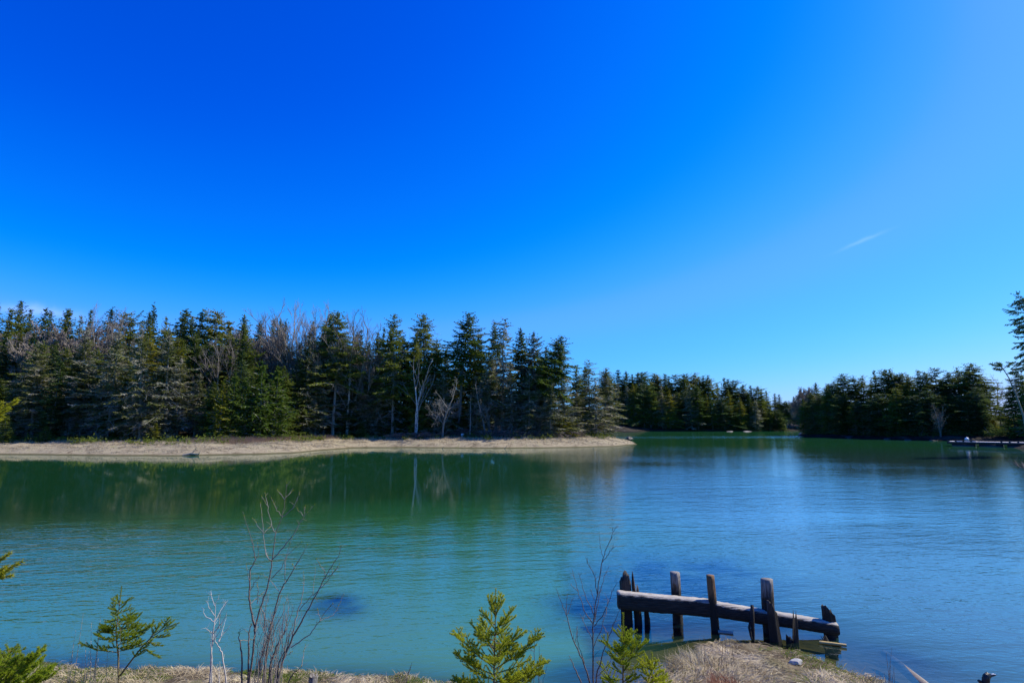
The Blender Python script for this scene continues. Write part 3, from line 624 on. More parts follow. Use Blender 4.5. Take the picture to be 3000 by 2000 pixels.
plant('pole', 1378, 1150, 91, h_left, 'slim dead pole standing near the thin grey dead tree', None, cat='dead tree')
plant('haze', 1450, 1075, 95, h_left, 'brown leafless tree below the slender pointed spruce of the point', None, cat='bare tree')

# ---- the wood across the channel
GC = 'spruces of the wood across the channel'
CH = [(1780, 1090), (1812, 1086), (1837, 1089), (1853, 1098), (1873, 1092), (1886, 1092), (1916, 1095), (1930, 1101), (1944, 1098), (1960, 1104), (1975, 1098), (1990, 1097), (2008, 1098), (2027, 1096), (2048, 1107), (2063, 1102), (2078, 1103),
      (2098, 1126), (2127, 1109), (2139, 1112), (2158, 1115), (2176, 1128), (2199, 1131), (2218, 1133), (2234, 1148), (2246, 1146), (2270, 1155), (2282, 1157), (2300, 1176)]
for i, (px, py) in enumerate(CH):
    k = rr.choice(['dense', 'blunt', 'dense2', 'blunt2', 'deep2', 'tall', 'blunt3', 'blunt2'])
    plant(k, px, py - 2, (254 if px < 2100 else 252) + rr.uniform(-3, 8), h_chan, f'dark spruce on the skyline of the channel wood, {ordinal(i)} from its left end', GC, wide=rr.uniform(1.3, 2.0))
for i in range(34):
    px = 1775 + i * 15.5 + rr.uniform(-4, 4); lim = np.interp(px, [1780, 2080, 2300], [1100, 1110, 1180]); py = lim + rr.uniform(12, 60)
    if 1925 < px < 1955: continue
    kk = rr.choice(['blunt', 'blunt2', 'olive', 'deep2', 'dense2', 'lichen']); plant(kk, px, py, rr.uniform(240.5, 246), h_chan, f'{ADJ[kk]} spruce in the front rank of the channel wood, {ordinal(i)} from left', GC, wide=rr.uniform(1.1, 1.5))
plant('lichen2', 1937, 1130, 240.5, h_chan, 'silvery grey lichened spruce standing out of the channel wood', GC, wide=1.4)
plant('pole', 2113, 1118, 262, h_chan, 'bare dead pole sticking above the channel wood skyline', None, cat='dead tree')
for px, py, lab in ((2312, 1180, 'left'), (2350, 1178, 'right'), (2332, 1196, 'middle')): plant('thicket', px, py, 258 + px % 7, h_chan, f'purple-brown leafless tree in the gap between the woods, {lab} one', 'bare trees in the channel gap', cat='bare tree', wide=1.6)
plant('dense', 2328, 1161, 285, h_chan, 'lone spruce rising from the bare thicket between the two far woods', None, wide=1.2)

# ---- the wood on the right
GR = 'spruces of the wood on the right'
RI = [(2390, 1121), (2420, 1123), (2442, 1117), (2472, 1094), (2503, 1101), (2520, 1102), (2545, 1112), (2564, 1085), (2595, 1081), (2612, 1083), (2629, 1094), (2646, 1091), (2668, 1098), (2688, 1087), (2709, 1089), (2736, 1077), (2760, 1110), (2780, 1089), (2804, 1079), (2822, 1079), (2841, 1063), (2866, 1103)]
def yr(px): return np.interp(px, [2340, 2550, 2700, 2900, 3200], [150, 129, 117.5, 112, 107])
for i, (px, py) in enumerate(RI):
    plant(rr.choice(['dense', 'blunt', 'dense2', 'blunt2', 'tall', 'blunt3', 'tall2']), px, py, yr(px) + rr.uniform(6, 11), h_right, f'dark spruce on the right wood skyline, {ordinal(i)} from its left end', GR, wide=rr.uniform(1.1, 1.6))
plant('dense', 2353, 1168, 153, h_right, 'low dark spruce ending the right wood on the channel side', GR)
plant('tall', 2375, 1150, 151, h_right, 'spreading spruce over the rocks at the channel end of the right wood', GR)
for i in range(26):
    px = 2385 + i * 19.5 + rr.uniform(-5, 5); py = 1150 + rr.uniform(-25, 40)
    kk = rr.choice(['blunt2', 'dense', 'deep2', 'tall2', 'blunt', 'blunt2']); plant(kk, px, py, yr(px) + rr.uniform(.8, 3), h_right, f'{ADJ[kk]} spruce in the waterside rank of the right wood, {ordinal(i)} from the channel', GR, wide=rr.uniform(1.0, 1.3))
plant('thicket', 2360, 1137, 158, h_right, 'pale leafless tree above the channel end of the right wood', None, cat='bare tree')
plant('birch', 2893, 1105, 128, h_right, 'round bare tree against the sky at the right end of the wood', None, cat='bare tree', wide=1.3)
plant('haze', 2745, 1185, 115, h_right, 'thin leafless tree at the front of the right wood', None, cat='bare tree', wide=.8)
for px, py, Y, k, lab in ((2924, 1180, 122, 'tall2', 'low thin-crowned spruce in the gap right of the wood'), (2943, 1184, 124, 'young2', 'small ragged spruce beside the green gap at right'), (2960, 1130, 110, 'dense', 'dark spruce left of the group at the right edge'),
                          (2979, 1083, 108, 'tall', 'tall dark spruce at the right edge behind the dock'), (3000, 1098, 106, 'dense2', 'dark spruce on the very right edge'), (3035, 1070, 108, 'dense', 'spruce just beyond the right edge'), (3080, 1050, 107, 'deep', 'dark spruce farther beyond the right edge'),
                          (3010, 1190, 112, 'young', 'low spruce behind the dock at the right edge'), (2905, 1215, 117, 'young2', 'low olive spruce by the sunny gap behind the dock')):
    plant(k, px, py, Y, h_right, lab, GR)
# big near spruce leaning in from the right and the thin tufted one below it
plant('big', 2962, 855, 62, h_right, 'huge spruce leaning into view at the right edge, long layered limbs', None, base_px=3160, wide=.8, rot=.6)
def tuft_tree():
    P = [at(x, y, 66) for x, y in ((3010, 1275), (2998, 1215), (2975, 1150), (2955, 1105), (2936, 1075))]
    b = P[0].copy(); root = thing('leaning_tree', tuple(b), 'thin leaning spruce with a single flat tuft at its top, right edge', 'tree')
    P = [p - b for p in P]; P[0] = P[0] - [0, 0, 1.5]
    t = MB(); t.tube(P, [.10, .09, .075, .055, .03], 6)
    rng = np.random.RandomState(4); cr = MB(); Ps, Ds = [], []
    for (x0, y0, x1, y1) in ((2938, 1078, 2905, 1066), (2945, 1085, 2915, 1080), (2940, 1080, 2970, 1062), (2950, 1095, 2972, 1090), (2936, 1076, 2925, 1064), (2960, 1082, 3010, 1050), (2965, 1086, 3005, 1075)):
        a, c = at(x0, y0, 66) - b, at(x1, y1, 66 + rng.uniform(-1, 1)) - b
        t.tube([a, (a + c) / 2 + [0, 0, .1], c], [.05, .035, .015], 4)
        for s in np.linspace(.25, 1, 22):
            for j in range(5): Ps.append(a + (c - a) * s + rng.randn(3) * .05); Ds.append(unit((c - a) * .4 + rng.randn(3) * [.6, .6, .3]))
    n = len(Ps); Ds = np.array(Ds); cr.cards(np.array(Ps), Ds, rng.uniform(.2, .45, n), rng.uniform(.05, .1, n), unit(np.cross(Ds, rng.randn(n, 3))))
    link('trunk', t.mesh('trunk', M_BARK), root); link('crown', cr.mesh('crown', M_BLUE), root)
tuft_tree()

# ---------------------------------------------------------------- shrubs and stones along the far banks
def undergrowth():
    rng = np.random.RandomState(8)
    def scatter(hf, px0, px1, Yf, n, zlo, zhi):
        out = []
        while len(out) < n:
            px = rng.uniform(px0, px1); Y = Yf(px) + rng.uniform(-1, 7); x = (px - CX) / F * Y
            z = hf(np.array([[x]]), np.array([[Y]]))[0, 0]
            if zlo < z < zhi: out.append((x, Y, z))
        return np.array(out)
    def clumps(P, per, size, mb, flat=.7):
        n = len(P) * per; Q = np.repeat(P, per, 0); sz = np.repeat(rng.uniform(.5, 1.3, len(P)) * size, per)
        off = rng.randn(n, 3); off[:, 2] = np.abs(off[:, 2]) * flat
        Q = Q + off * sz[:, None] * .5; D = unit(rng.randn(n, 3) + [0, 0, .3])
        mb.cards(Q, D, rng.uniform(.2, .5, n), rng.uniform(.06, .16, n), unit(np.cross(D, rng.randn(n, 3))))
    mb = MB(); clumps(scatter(h_right, 2350, 3150, yr, 650, .2, 3.2), 60, 1.3, mb)
    o = link('undergrowth', mb.mesh('undergrowth', M_BLUE)); tag(o, 'dark low brush on the bank under the right wood', kind='stuff')
    mb = MB(); clumps(scatter(h_chan, 1760, 2360, lambda p: 240, 420, .2, 3), 50, 2.2, mb)
    o = link('undergrowth', mb.mesh('undergrowth', M_BLUE)); tag(o, 'dark low brush along the bank of the channel wood', kind='stuff')
    P = [];
    while len(P) < 260:
        px = rng.uniform(-100, 1800); Y = rng.uniform(66, 112); x = (px - CX) / F * Y; z = h_left(np.array([[x]]), np.array([[Y]]))[0, 0]
        if z > .93 and poly_sd(LEFT, np.array([[x]]), np.array([[Y]]))[0, 0] < 14: P.append((x, Y, z))
    P = np.array(P); mb = MB(); clumps(P[:150], 50, 1.0, mb); clumps(P[150:], 40, .7, mb)
    o = link('undergrowth', mb.mesh('undergrowth', M_SPRUCE)); tag(o, 'green brush at the foot of the left wood', kind='stuff')
    # dead grass on the spit
    mb = MB(); Q = []
    while len(Q) < 26000:
        px = rng.uniform(-150, 1880, 4000); Y = rng.uniform(58, 104, 4000); x = (px - CX) / F * Y
        z = h_left(x[None], Y[None])[0]; ok = (z > .22) & (z < 1.3) & (rng.rand(4000) < np.clip(fbm(x * .35, Y * .9) * 2.2 + .5, .1, 1))
        Q += list(zip(x[ok], Y[ok], z[ok] - .03))
    Q = np.array(Q[:26000]); n = len(Q); D = unit(rng.randn(n, 3) * [.9, .5, 0] + [0, 0, .55]); L = rng.uniform(.12, .34, n) * np.where(Q[:, 2] > .85, 1.6, 1)
    mb.tris(Q, D, L, rng.uniform(.03, .07, n), unit(np.cross(D, [0, 1, .2])))
    o = link('marsh_grass', mb.mesh('marsh_grass', M_STRAW)); tag(o, 'bleached flattened grass covering the far spit', kind='stuff')
    mb = MB(); Q = []
    while len(Q) < 9000:
        px = rng.uniform(560, 1000, 3000); Y = rng.uniform(68, 92, 3000); x = (px - CX) / F * Y
        z = h_left(x[None], Y[None])[0]; s = poly_sd(LEFT, x[None], Y[None])[0]; ok = (s > 7) & (s < 12)
        Q += list(zip(x[ok], Y[ok], z[ok] - .03))
    Q = np.array(Q[:9000]); n = len(Q); D = unit(rng.randn(n, 3) * .25 + [0, 0, 1]); mb.tris(Q, D, rng.uniform(.3, .75, n), rng.uniform(.02, .05, n), unit(np.cross(D, [0, 1, .2])))
    o = link('tall_grass', mb.mesh('tall_grass', M_RUST)); tag(o, 'rusty standing grass between the spit and the dark hollow', kind='stuff')
M_STRAW = foliage_mat('straw', (.30, .25, .14), (.64, .56, .38), transl=.3)
M_RUST = foliage_mat('rusty_grass', (.30, .19, .12), (.48, .34, .24), transl=.3)
M_GREENGRASS = foliage_mat('green_grass', (.10, .16, .02), (.20, .27, .04), transl=.4)
undergrowth()
M_ROCK = wood_mat('granite', (.16, .14, .12), (.42, .38, .34), (1.2, 1.2, 2.5), bump=.6)
M_DARKROCK = wood_mat('wet_rock', (.02, .018, .015), (.09, .08, .07), (1.2, 1.2, 2.5), rough=.6, bump=.6)
def rock(seed, size, mat, loc, label, group=None):
    import bmesh
    rng = np.random.RandomState(seed); bm = bmesh.new(); bmesh.ops.create_icosphere(bm, subdivisions=3, radius=1)
    k = [(unit(rng.randn(3)), rng.uniform(.55, .95)) for _ in range(9)]
    for v in bm.verts:
        p = np.array(v.co)
        for nn_, d in k:
            e = p @ nn_ - d
            if e > 0: p = p - nn_ * e
        p *= 1 + .06 * (vnoise(p[0] * 3 + seed, p[1] * 3 + p[2] * 2) - .5)
        v.co = p * size
    me = bpy.data.meshes.new('boulder'); bm.to_mesh(me); bm.free(); me.materials.append(mat)
    o = link('boulder', me); o.location = loc; o.rotation_euler[2] = rng.uniform(0, 6); return tag(o, label, 'rock', group)
ROCKS = [(2140, 1262, 2.2, .5, 0, 'left'), (2160, 1261, 3.4, .9, 0, 'middle'), (2187, 1262, 2.6, .6, 0, 'right')]
for i, (px, py, w, h, d, w_) in enumerate(ROCKS):
    p = atz(px, py + .6, .15); rock(30 + i, (w, w * .6, h * 1.2), M_ROCK, p - [0, 0, .5], f'pale granite ledge at the foot of the channel wood, {w_} one of three', 'ledges under the channel wood')
for i, (px, py, w, h) in enumerate([(2290, 1261, 1.8, 1), (2304, 1261, 2.2, 1.4), (2320, 1260.5, 2.2, 1.6), (2338, 1260.5, 2.0, 1.3)]):
    rock(40 + i, (w, w * .7, h), M_ROCK, atz(px, py + .8, -.2), f'pale boulder on the shore of the far gap, {ORD[i]} from the left', 'boulders in the channel gap')
for i, (px, py, w, h) in enumerate([(2352, 1274, 2.4, 1.6), (2372, 1276, 3.2, 1.3), (2410, 1279, 3.5, .9), (2460, 1280, 2.4, .9), (2490, 1282, 2.8, .8), (2560, 1284, 2.2, .6), (2600, 1286, 1.6, .5), (2660, 1288, 1.6, .4), (2735, 1290, 1.5, .35)]):
    rock(50 + i, (w * .6, w * .5, h * .6), M_DARKROCK, atz(px, py + .6, .0), f'dark shoreline boulder below the right wood, {ORD[i]} from the channel end', 'boulders below the right wood')
for i, (px, py, sz) in enumerate(((120, 1327, .5), (245, 1329, .35), (395, 1330, .6), (640, 1329, .4), (820, 1325, .55), (960, 1313, .5), (1090, 1308, .45), (1255, 1308, .7), (1405, 1309, .5), (1560, 1308, .6), (1690, 1307, .4), (1790, 1304, .5))):
    rock(100 + i, (sz, sz * .7, sz * .5), M_DARKROCK, atz(px, py - 3, .12), f'dark stone at the waterline of the far spit, {ORD[i]} from the left', 'stones along the spit')
for i, (px, py, dx, mt) in enumerate(((180, 1318, 2.2, 'M_DEAD'), (430, 1322, 3.0, 'M_DEAD'), (560, 1312, 1.6, 'M_BARK'), (760, 1318, 2.4, 'M_DEAD'), (1010, 1302, 3.2, 'M_BARK'), (1180, 1300, 2.2, 'M_DEAD'), (1290, 1297, 4.0, 'M_BARK'), (1475, 1297, 3.5, 'M_BARK'), (1660, 1298, 3.0, 'M_BARK'), (1730, 1296, 2.0, 'M_DEAD'))):
    p = atz(px, py, .8); a_ = rr.uniform(-.5, .5); mb = MB(); q = np.array([math.cos(a_) * dx, math.sin(a_) * dx, .1]) / 2
    mb.tube([-q, [0, .1, .12], q, q * 1.15 + [0, 0, .25]], [.14, .13, .08, .03], 7); mb.tube([[0, .1, .12], [.3, .2, .5], [.5, .1, .8]], [.05, .03, .015], 5)
    z = h_left(np.array([[p[0]]]), np.array([[p[1]]]))[0, 0]; o = link('drift_log', mb.mesh('drift_log', globals()[mt])); o.location = (p[0], p[1], z + .03); tag(o, f'{"grey" if mt == "M_DEAD" else "dark"} drift log lying on the far spit, {ORD[i]} from the left', 'log', 'drift logs on the spit')
rock(70, (.9, .7, .5), M_DARKROCK, atz(1845, 1285, .3), 'dark boulder beside the last tree on the tip of the point')
# brushwood and driftwood on the point
def brush(px, py, Y, seed, n, w, h, mat, label, name='brush_pile'):
    rng = np.random.RandomState(seed); b = at(px, py, Y); b[2] = h_left(np.array([[b[0]]]), np.array([[b[1]]]))[0, 0]
    mb = MB()
    for i in range(n):
        p = rng.randn(3) * [w * .4, .5, 0] + [0, 0, rng.uniform(0, h)]; d = unit(rng.randn(3) * [1, .6, .35]); L = rng.uniform(.4, 1.3)
        mb.tube([p - d * L / 2, p + rng.randn(3) * .08, p + d * L / 2], [rng.uniform(.02, .07), .03, .012], 4, cap=False)
    o = link(name, mb.mesh(name, mat)); o.location = b; tag(o, label, 'brushwood'); return o
brush(1322, 1286, 93, 1, 150, 3.0, .9, M_REDTWIG, 'low heap of dark branches left of the white bucket on the point')
brush(1376, 1287, 92, 2, 160, 2.4, 1.0, M_REDTWIG, 'dark brush heap right of the white bucket on the point')
brush(1600, 1290, 90, 3, 200, 4.5, .9, M_REDTWIG, 'tangle of dark fallen boughs under the leaning spruce')
brush(1540, 1278, 97, 4, 60, 4, .4, M_DEAD, 'pale driftwood sticks strewn behind the point beach', 'driftwood')
brush(1850, 1264, 246, 5, 40, 7, .6, M_DEAD, 'grey driftwood logs at the near end of the channel wood', 'driftwood')
M_ORANGE = plain('cut_wood', (.62, .28, .12)); M_WHITE = plain('white_plastic', (.8, .8, .8), .4, .05)
def lathe(mb, prof, k=16, c=(0, 0, 0)):
    a = np.arange(k) * 2 * math.pi / k; V = np.array([[c[0] + r * math.cos(t), c[1] + r * math.sin(t), c[2] + z] for r, z in prof for t in a])
    Fq = [[i * k + j, i * k + (j + 1) % k, (i + 1) * k + (j + 1) % k, (i + 1) * k + j] for i in range(len(prof) - 1) for j in range(k)]; mb.add(V, Fq)
b = at(1355, 1282, 91.5); b[2] = h_left(np.array([[b[0]]]), np.array([[b[1]]]))[0, 0]
for i, (px, py, Y, lab) in enumerate(((1180, 1292, 90, 'dark brush at the foot of the white forked birch'), (1255, 1288, 90, 'dark brush left of the bleached dead tree'), (1440, 1288, 90, 'low dark brush under the middle of the point'), (1510, 1289, 89, 'low dark brush left of the leaning spruce boughs'), (1670, 1286, 93, 'dark brush right of the leaning spruce boughs'))):
    brush(px, py, Y, 20 + i, 130, 3.2, .8, M_REDTWIG, lab)
t = thing('bucket', b, 'white bucket lying among the brush heaps on the point', 'bucket')
mb = MB(); lathe(mb, [(0, 0), (.2, 0), (.27, .55), (.25, .55), (.18, .03), (0, .03)]); link('body', mb.mesh('body', M_WHITE), t)
mb = MB(); mb.tube([(.27, 0, .5), (.2, 0, .68), (0, 0, .75), (-.2, 0, .68), (-.27, 0, .5)], .012, 4); link('handle', mb.mesh('handle', M_DARKROCK), t)
for i, (px, py) in enumerate(((1448, 1276), (1461, 1279), (1500, 1276))):
    b = at(px, py, 97); b[2] = h_left(np.array([[b[0]]]), np.array([[b[1]]]))[0, 0] + .25; mb = MB()
    rng = np.random.RandomState(i)
    for j in range(4): q = rng.randn(3) * [.3, .2, .15]; mb.tube([q - [.5, .1 * j, 0], q + [.5, 0, .05]], .11, 7)
    o = link('split_log', mb.mesh('split_log', [M_ORANGE])); o.location = b; tag(o, f'freshly cut orange logs behind the point beach, {("left", "middle", "right")[i]} heap', 'logs', 'cut logs on the point')

# ---------------------------------------------------------------- floating dock
M_DECK = wood_mat('dock_deck', (.62, .60, .58), (.82, .80, .78), (1, 8, 1)); M_DARKW = wood_mat('dock_timber', (.02, .018, .016), (.06, .05, .045), (2, 6, 6))
M_FLOAT = plain('float_black', (.03, .04, .055), .45)
def box(mb, a, b):
    (x0, y0, z0), (x1, y1, z1) = a, b
    V = [(x, y, z) for x in (x0, x1) for y in (y0, y1) for z in (z0, z1)]
    mb.add(V, [(0, 1, 3, 2), (4, 6, 7, 5), (0, 4, 5, 1), (2, 3, 7, 6), (0, 2, 6, 4), (1, 5, 7, 3)])
def dock():
    a = atz(2779, 1306, 0); c = atz(3220, 1316, 0); u = unit(c - a); L = float(np.linalg.norm(c - a)); ang = math.atan2(u[1], u[0])
    t = thing('floating_dock', a, 'long low floating dock with white-lit deck reaching in from the right edge', 'dock'); t.rotation_euler[2] = ang
    m = MB()
    for i in range(int(L / .16)): box(m, (i * .16, .05, .66), (i * .16 + .15, 2.6, .70))
    link('deck', m.mesh('deck', M_DECK), t)
    m = MB(); box(m, (-.15, -.05, .36), (L, .047, .655)); box(m, (-.15, 2.603, .36), (L, 2.7, .655)); box(m, (-.15, .05, .36), (-.05, 2.6, .655)); link('fascia', m.mesh('fascia', M_DARKW), t)
    for i in range(int(L / 3.2)):
        m = MB(); box(m, (.4 + i * 3.2, .15, -.3), (3.1 + i * 3.2, 2.5, .355)); link('float', m.mesh('float', M_FLOAT), t)
    def rail(x0, x1, y):
        m = MB(); box(m, (x0, y, .80), (x1, y + .14, .90))
        for x in np.arange(x0, x1 - .2, .92): box(m, (x, y + .01, .70), (x + .22, y + .13, .798))
        link('rail', m.mesh('rail', M_DARKW), t)
    rail(-.1, 3.35, .02); rail(6.1, L, .02); rail(.6, L, 2.45)
    m = MB(); box(m, (.8, 1.2, .705), (3.2, 1.9, .82)); link('plank_stack', m.mesh('plank_stack', M_DECK), t)
    b = at(2833, 1288, a[1] + 1.2); root = thing('mooring_buoy', (b[0], b[1], a[2] + .98), 'pale round mooring buoy sitting on the dock', 'buoy')
    m = MB(); lathe(m, [(0, -.27)] + [(.28 * math.sin(x), -.28 * math.cos(x)) for x in np.linspace(.3, 2.9, 9)] + [(.05, .28), (.05, .36), (0, .36)]); link('ball', m.mesh('ball', M_WHITE, True), root)
    m = MB(); m.tube([(math.cos(x) * .25, math.sin(x) * .3, -.25) for x in np.linspace(0, 6.3, 12)], .04, 5); link('rope', m.mesh('rope', M_DARKW), root)
dock()

# ---------------------------------------------------------------- ruined log crib in the shallows
M_POST = wood_mat('weathered_pile', (.10, .085, .07), (.34, .31, .28), (14, 14, 1.6), bump=.7, tide=.62, spot=(.16, .10, .05))
M_POSTR = wood_mat('rusty_pile', (.10, .05, .02), (.26, .15, .07), (14, 14, 1.6), bump=.7, tide=.55)
M_ROT = wood_mat('rotten_pile', (.016, .013, .010), (.10, .085, .07), (18, 18, 1.5), bump=.9, tide=.45)
M_BEAM = wood_mat('beam_lit_top', (.24, .21, .165), (.60, .55, .46), (1.2, 12, 12), bump=.8)
def beam_fix():  # sunlit pale top and near-black shaded sides painted into the beam colour
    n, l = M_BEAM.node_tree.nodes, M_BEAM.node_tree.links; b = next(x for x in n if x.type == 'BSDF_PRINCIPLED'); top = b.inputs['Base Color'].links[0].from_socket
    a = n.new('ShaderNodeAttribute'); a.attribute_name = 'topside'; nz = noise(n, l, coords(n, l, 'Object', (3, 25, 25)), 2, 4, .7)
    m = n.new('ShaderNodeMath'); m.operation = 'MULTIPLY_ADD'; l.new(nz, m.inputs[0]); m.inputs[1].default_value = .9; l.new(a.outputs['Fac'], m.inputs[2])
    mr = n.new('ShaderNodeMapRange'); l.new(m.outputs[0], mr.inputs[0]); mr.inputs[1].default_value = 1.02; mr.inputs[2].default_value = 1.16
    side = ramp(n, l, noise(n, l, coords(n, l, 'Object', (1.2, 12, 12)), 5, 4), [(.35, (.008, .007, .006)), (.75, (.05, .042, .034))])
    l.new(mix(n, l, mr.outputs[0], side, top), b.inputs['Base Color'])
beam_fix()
def C6(x, y): return 1750 + x / 3.136, 1600 + y / 3.136
def pile(cx0, top, cx1, bot, wid, Y, seed, mat, ragged=0., label='', group='piles of the ruined crib', knots=0, flat=1.0, spikes=None, wtop=None):
    """a driven pile: from crop pixels of the top centre to the water line, with a ragged or sawn top"""
    rng = np.random.RandomState(seed); A = at(*C6(cx1, bot), Y); B = at(*C6(cx0, top), Y)
    d = B - A; A = A - d / abs(d[2]) * 1.0
    r = wid / 3.136 / F * Y * 1.02 / 2; rt = (wtop or wid) / 3.136 / F * Y * 1.02 / 2
    k, n = 22, 26; H = B[2] - A[2]; V = []
    ang = np.arange(k) * 2 * math.pi / k
    prof = 1 + (.09 if ragged else .035) * rng.randn(k) + .04 * np.sin(ang * 3 + rng.uniform(0, 6)) + .03 * np.sin(ang * 7 + seed)
    if ragged: prof -= .12 * (rng.rand(k) < .3)
    if spikes: topcut = np.array([np.interp((math.cos(q) + 1) / 2, *zip(*spikes)) for q in ang]) + rng.rand(k) * ragged * .18
    else: topcut = rng.rand(k) * ragged
    topcut = topcut * H
    for i in range(n):
        t = i / (n - 1)
        for j in range(k):
            z = t * (H - topcut[j]); tz = z / H
            rr = (r + (rt - r) * tz) * prof[j] * (1 + .05 * (vnoise(j * .7 + seed, z * 5) - .5) * 2)
            c = A + (B - A) * tz
            V.append((c[0] + math.cos(ang[j]) * rr, c[1] + math.sin(ang[j]) * rr * flat, A[2] + z))
    Fq = [[i * k + j, i * k + (j + 1) % k, (i + 1) * k + (j + 1) % k, (i + 1) * k + j] for i in range(n - 1) for j in range(k)]
    zc = np.array(V)[-k:].mean(0); zc[2] -= ragged * H * .15 if ragged else -.004
    V.append(tuple(zc)); Fq += [[(n - 1) * k + j, (n - 1) * k + (j + 1) % k, len(V) - 1, len(V) - 1] for j in range(k)]
    V = np.array(V); loc = np.array([A[0], A[1], A[2]]); mb = MB(); mb.add(V - loc, Fq)
    for q in range(knots):
        z = H * rng.uniform(.5, .9); a_ = rng.uniform(-.4, 3.5); c = (B - A) * z / H + np.array([math.cos(a_) * rt * .9, -abs(math.sin(a_)) * rt * .9, 0]); lathe(mb, [(.03, -.03), (.04, 0), (.03, .03), (0, .035)], 8, c)
    o = link('wooden_pile', mb.mesh('wooden_pile', mat)); o.location = loc
    return tag(o, label, 'post', group)
def spikes_(*p): return list(p)
pile(250, 218, 272, 735, 92, 10.62, 1, M_ROT, .10, 'thick split-topped dark pile at the left end of the crib', flat=.8, spikes=[(0, .09), (.15, .06), (.3, .05), (.45, .02), (.6, .0), (.8, .02), (.95, .05), (1, .10)])
pile(345, 225, 382, 738, 66, 10.60, 2, M_ROT, .06, 'rotted pile broken into tall thin splinters, second from left', wtop=62, flat=.7, spikes=[(0, .10), (.1, .0), (.22, .0), (.3, .22), (.5, .26), (.62, .12), (.78, .10), (.9, .26), (1, .4)])
pile(440, 385, 462, 740, 56, 10.60, 3, M_ROT, .1, 'short splintered pile, third from left, mostly behind the beam', wtop=40, spikes=[(0, .2), (.4, .12), (.6, .0), (.8, .2), (1, .3)])
pile(710, 236, 742, 700, 88, 10.66, 4, M_POST, 0, 'pale grey sawn pile with knots, behind the left beam', knots=3, wtop=82)
pile(1036, 264, 1082, 745, 76, 10.32, 5, M_POSTR, 0, 'rusty brown sawn pile standing where the two beams meet', wtop=68)
pile(1558, 298, 1588, 830, 100, 10.20, 6, M_POST, 0, 'tallest grey sawn pile behind the right beam', knots=2, wtop=92)
pile(1590, 482, 1635, 862, 128, 9.86, 7, M_ROT, .08, 'broad black rotted pile leaning against the tallest grey pile', wtop=64, spikes=[(0, .0), (.5, .02), (1, .14)])
pile(1790, 535, 1800, 868, 118, 9.80, 8, M_ROT, .05, 'black pile worn to two spikes in front of the right beam', wtop=98, flat=.6, spikes=[(0, .45), (.1, .25), (.22, .45), (.4, .4), (.6, .35), (.72, .0), (.8, .1), (.9, .35), (1, .5)])
pile(2112, 522, 2150, 835, 128, 10.02, 9, M_ROT, .08, 'jagged grey stump pile at the right end of the crib', wtop=96, flat=.8, spikes=[(0, .02), (.2, .0), (.4, .05), (.55, .03), (.75, .10), (.9, .12), (1, .25)])
pile(2050, 795, 2085, 862, 70, 9.75, 10, M_ROT, .3, 'low splintered stub at the foot of the right end pile', flat=.6)
def stick(name, pts, rad, mat, label, cat='stick', k=6):
    P = [np.array(p) for p in pts]; mb = MB(); b = P[0]; mb.tube([p - b for p in P], rad, k); o = link(name, mb.mesh(name, mat)); o.location = b; return tag(o, label, cat)
stick('stake', [at(*C6(1432, 900), 9.9), at(*C6(1428, 700), 9.92), at(*C6(1424, 600), 9.95), at(*C6(1422, 540), 10.0)], [.028, .03, .032, .026], M_ROT, 'thin round stake propped against the right beam')
stick('stake', [at(*C6(1418, 850), 9.85), at(*C6(1396, 745), 9.9), at(*C6(1406, 690), 9.95), at(*C6(1420, 640), 9.98)], [.014, .022, .018, .012], M_ROT, 'crooked dark stick hanging beside the thin stake')
def beam(p0, p1, h0, h1, dep, seed, label, round_=False):
    rng = np.random.RandomState(seed); n, k = 40, 20; V = []; ang = np.arange(k) * 2 * math.pi / k
    pw = 6 if not round_ else 2.7
    for i in range(n):
        t = i / (n - 1); c = p0 + (p1 - p0) * t; c = c + np.array([0, 0, .003 * math.sin(t * 9 + seed)]); hh = (h0 + (h1 - h0) * t) / 2
        for j in range(k):
            cs, sn = math.cos(ang[j]), math.sin(ang[j]); q = (abs(cs) ** pw + abs(sn) ** pw) ** (-1 / pw)
            g = 1 + .045 * (vnoise(j * .9 + seed * 3, i * .8) - .5) * 2
            V.append(c + np.array([(rng.rand() - .5) * .01, cs * q * dep / 2 * g, sn * q * hh * g]))
    Fq = [[i * k + j, (i + 1) * k + j, (i + 1) * k + (j + 1) % k, i * k + (j + 1) % k] for i in range(n - 1) for j in range(k)]
    V.append(V[0] * 0 + p0 + np.array([-.015, 0, 0])); V.append(p1 + np.array([.015, 0, 0]))
    Fq += [[j, (j + 1) % k, len(V) - 2, len(V) - 2] for j in range(k)] + [[(n - 1) * k + (j + 1) % k, (n - 1) * k + j, len(V) - 1, len(V) - 1] for j in range(k)]
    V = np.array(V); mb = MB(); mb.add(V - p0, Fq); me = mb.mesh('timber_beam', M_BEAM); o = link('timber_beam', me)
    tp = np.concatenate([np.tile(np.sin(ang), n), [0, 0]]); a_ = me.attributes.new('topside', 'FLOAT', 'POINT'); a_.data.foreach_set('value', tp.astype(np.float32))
    o.location = p0; return tag(o, label, 'beam', 'beams of the ruined crib')
beam(at(*C6(190, 490), 10.42), at(*C6(1052, 566), 10.38), .285, .275, .20, 1, 'squared pale-topped beam forming the left half of the crib')
beam(at(*C6(1068, 572), 10.36), at(*C6(2192, 748), 9.98), .26, .20, .24, 2, 'round pale-topped log sloping down as the right half of the crib', True)
stick('plank', [atz(*C6(2040, 880), .02), atz(*C6(2290, 908), .03)], [.03, .022], plain('yellow_lath', (.45, .33, .12)), 'yellow lath floating by the right end of the crib', 'plank', 4)
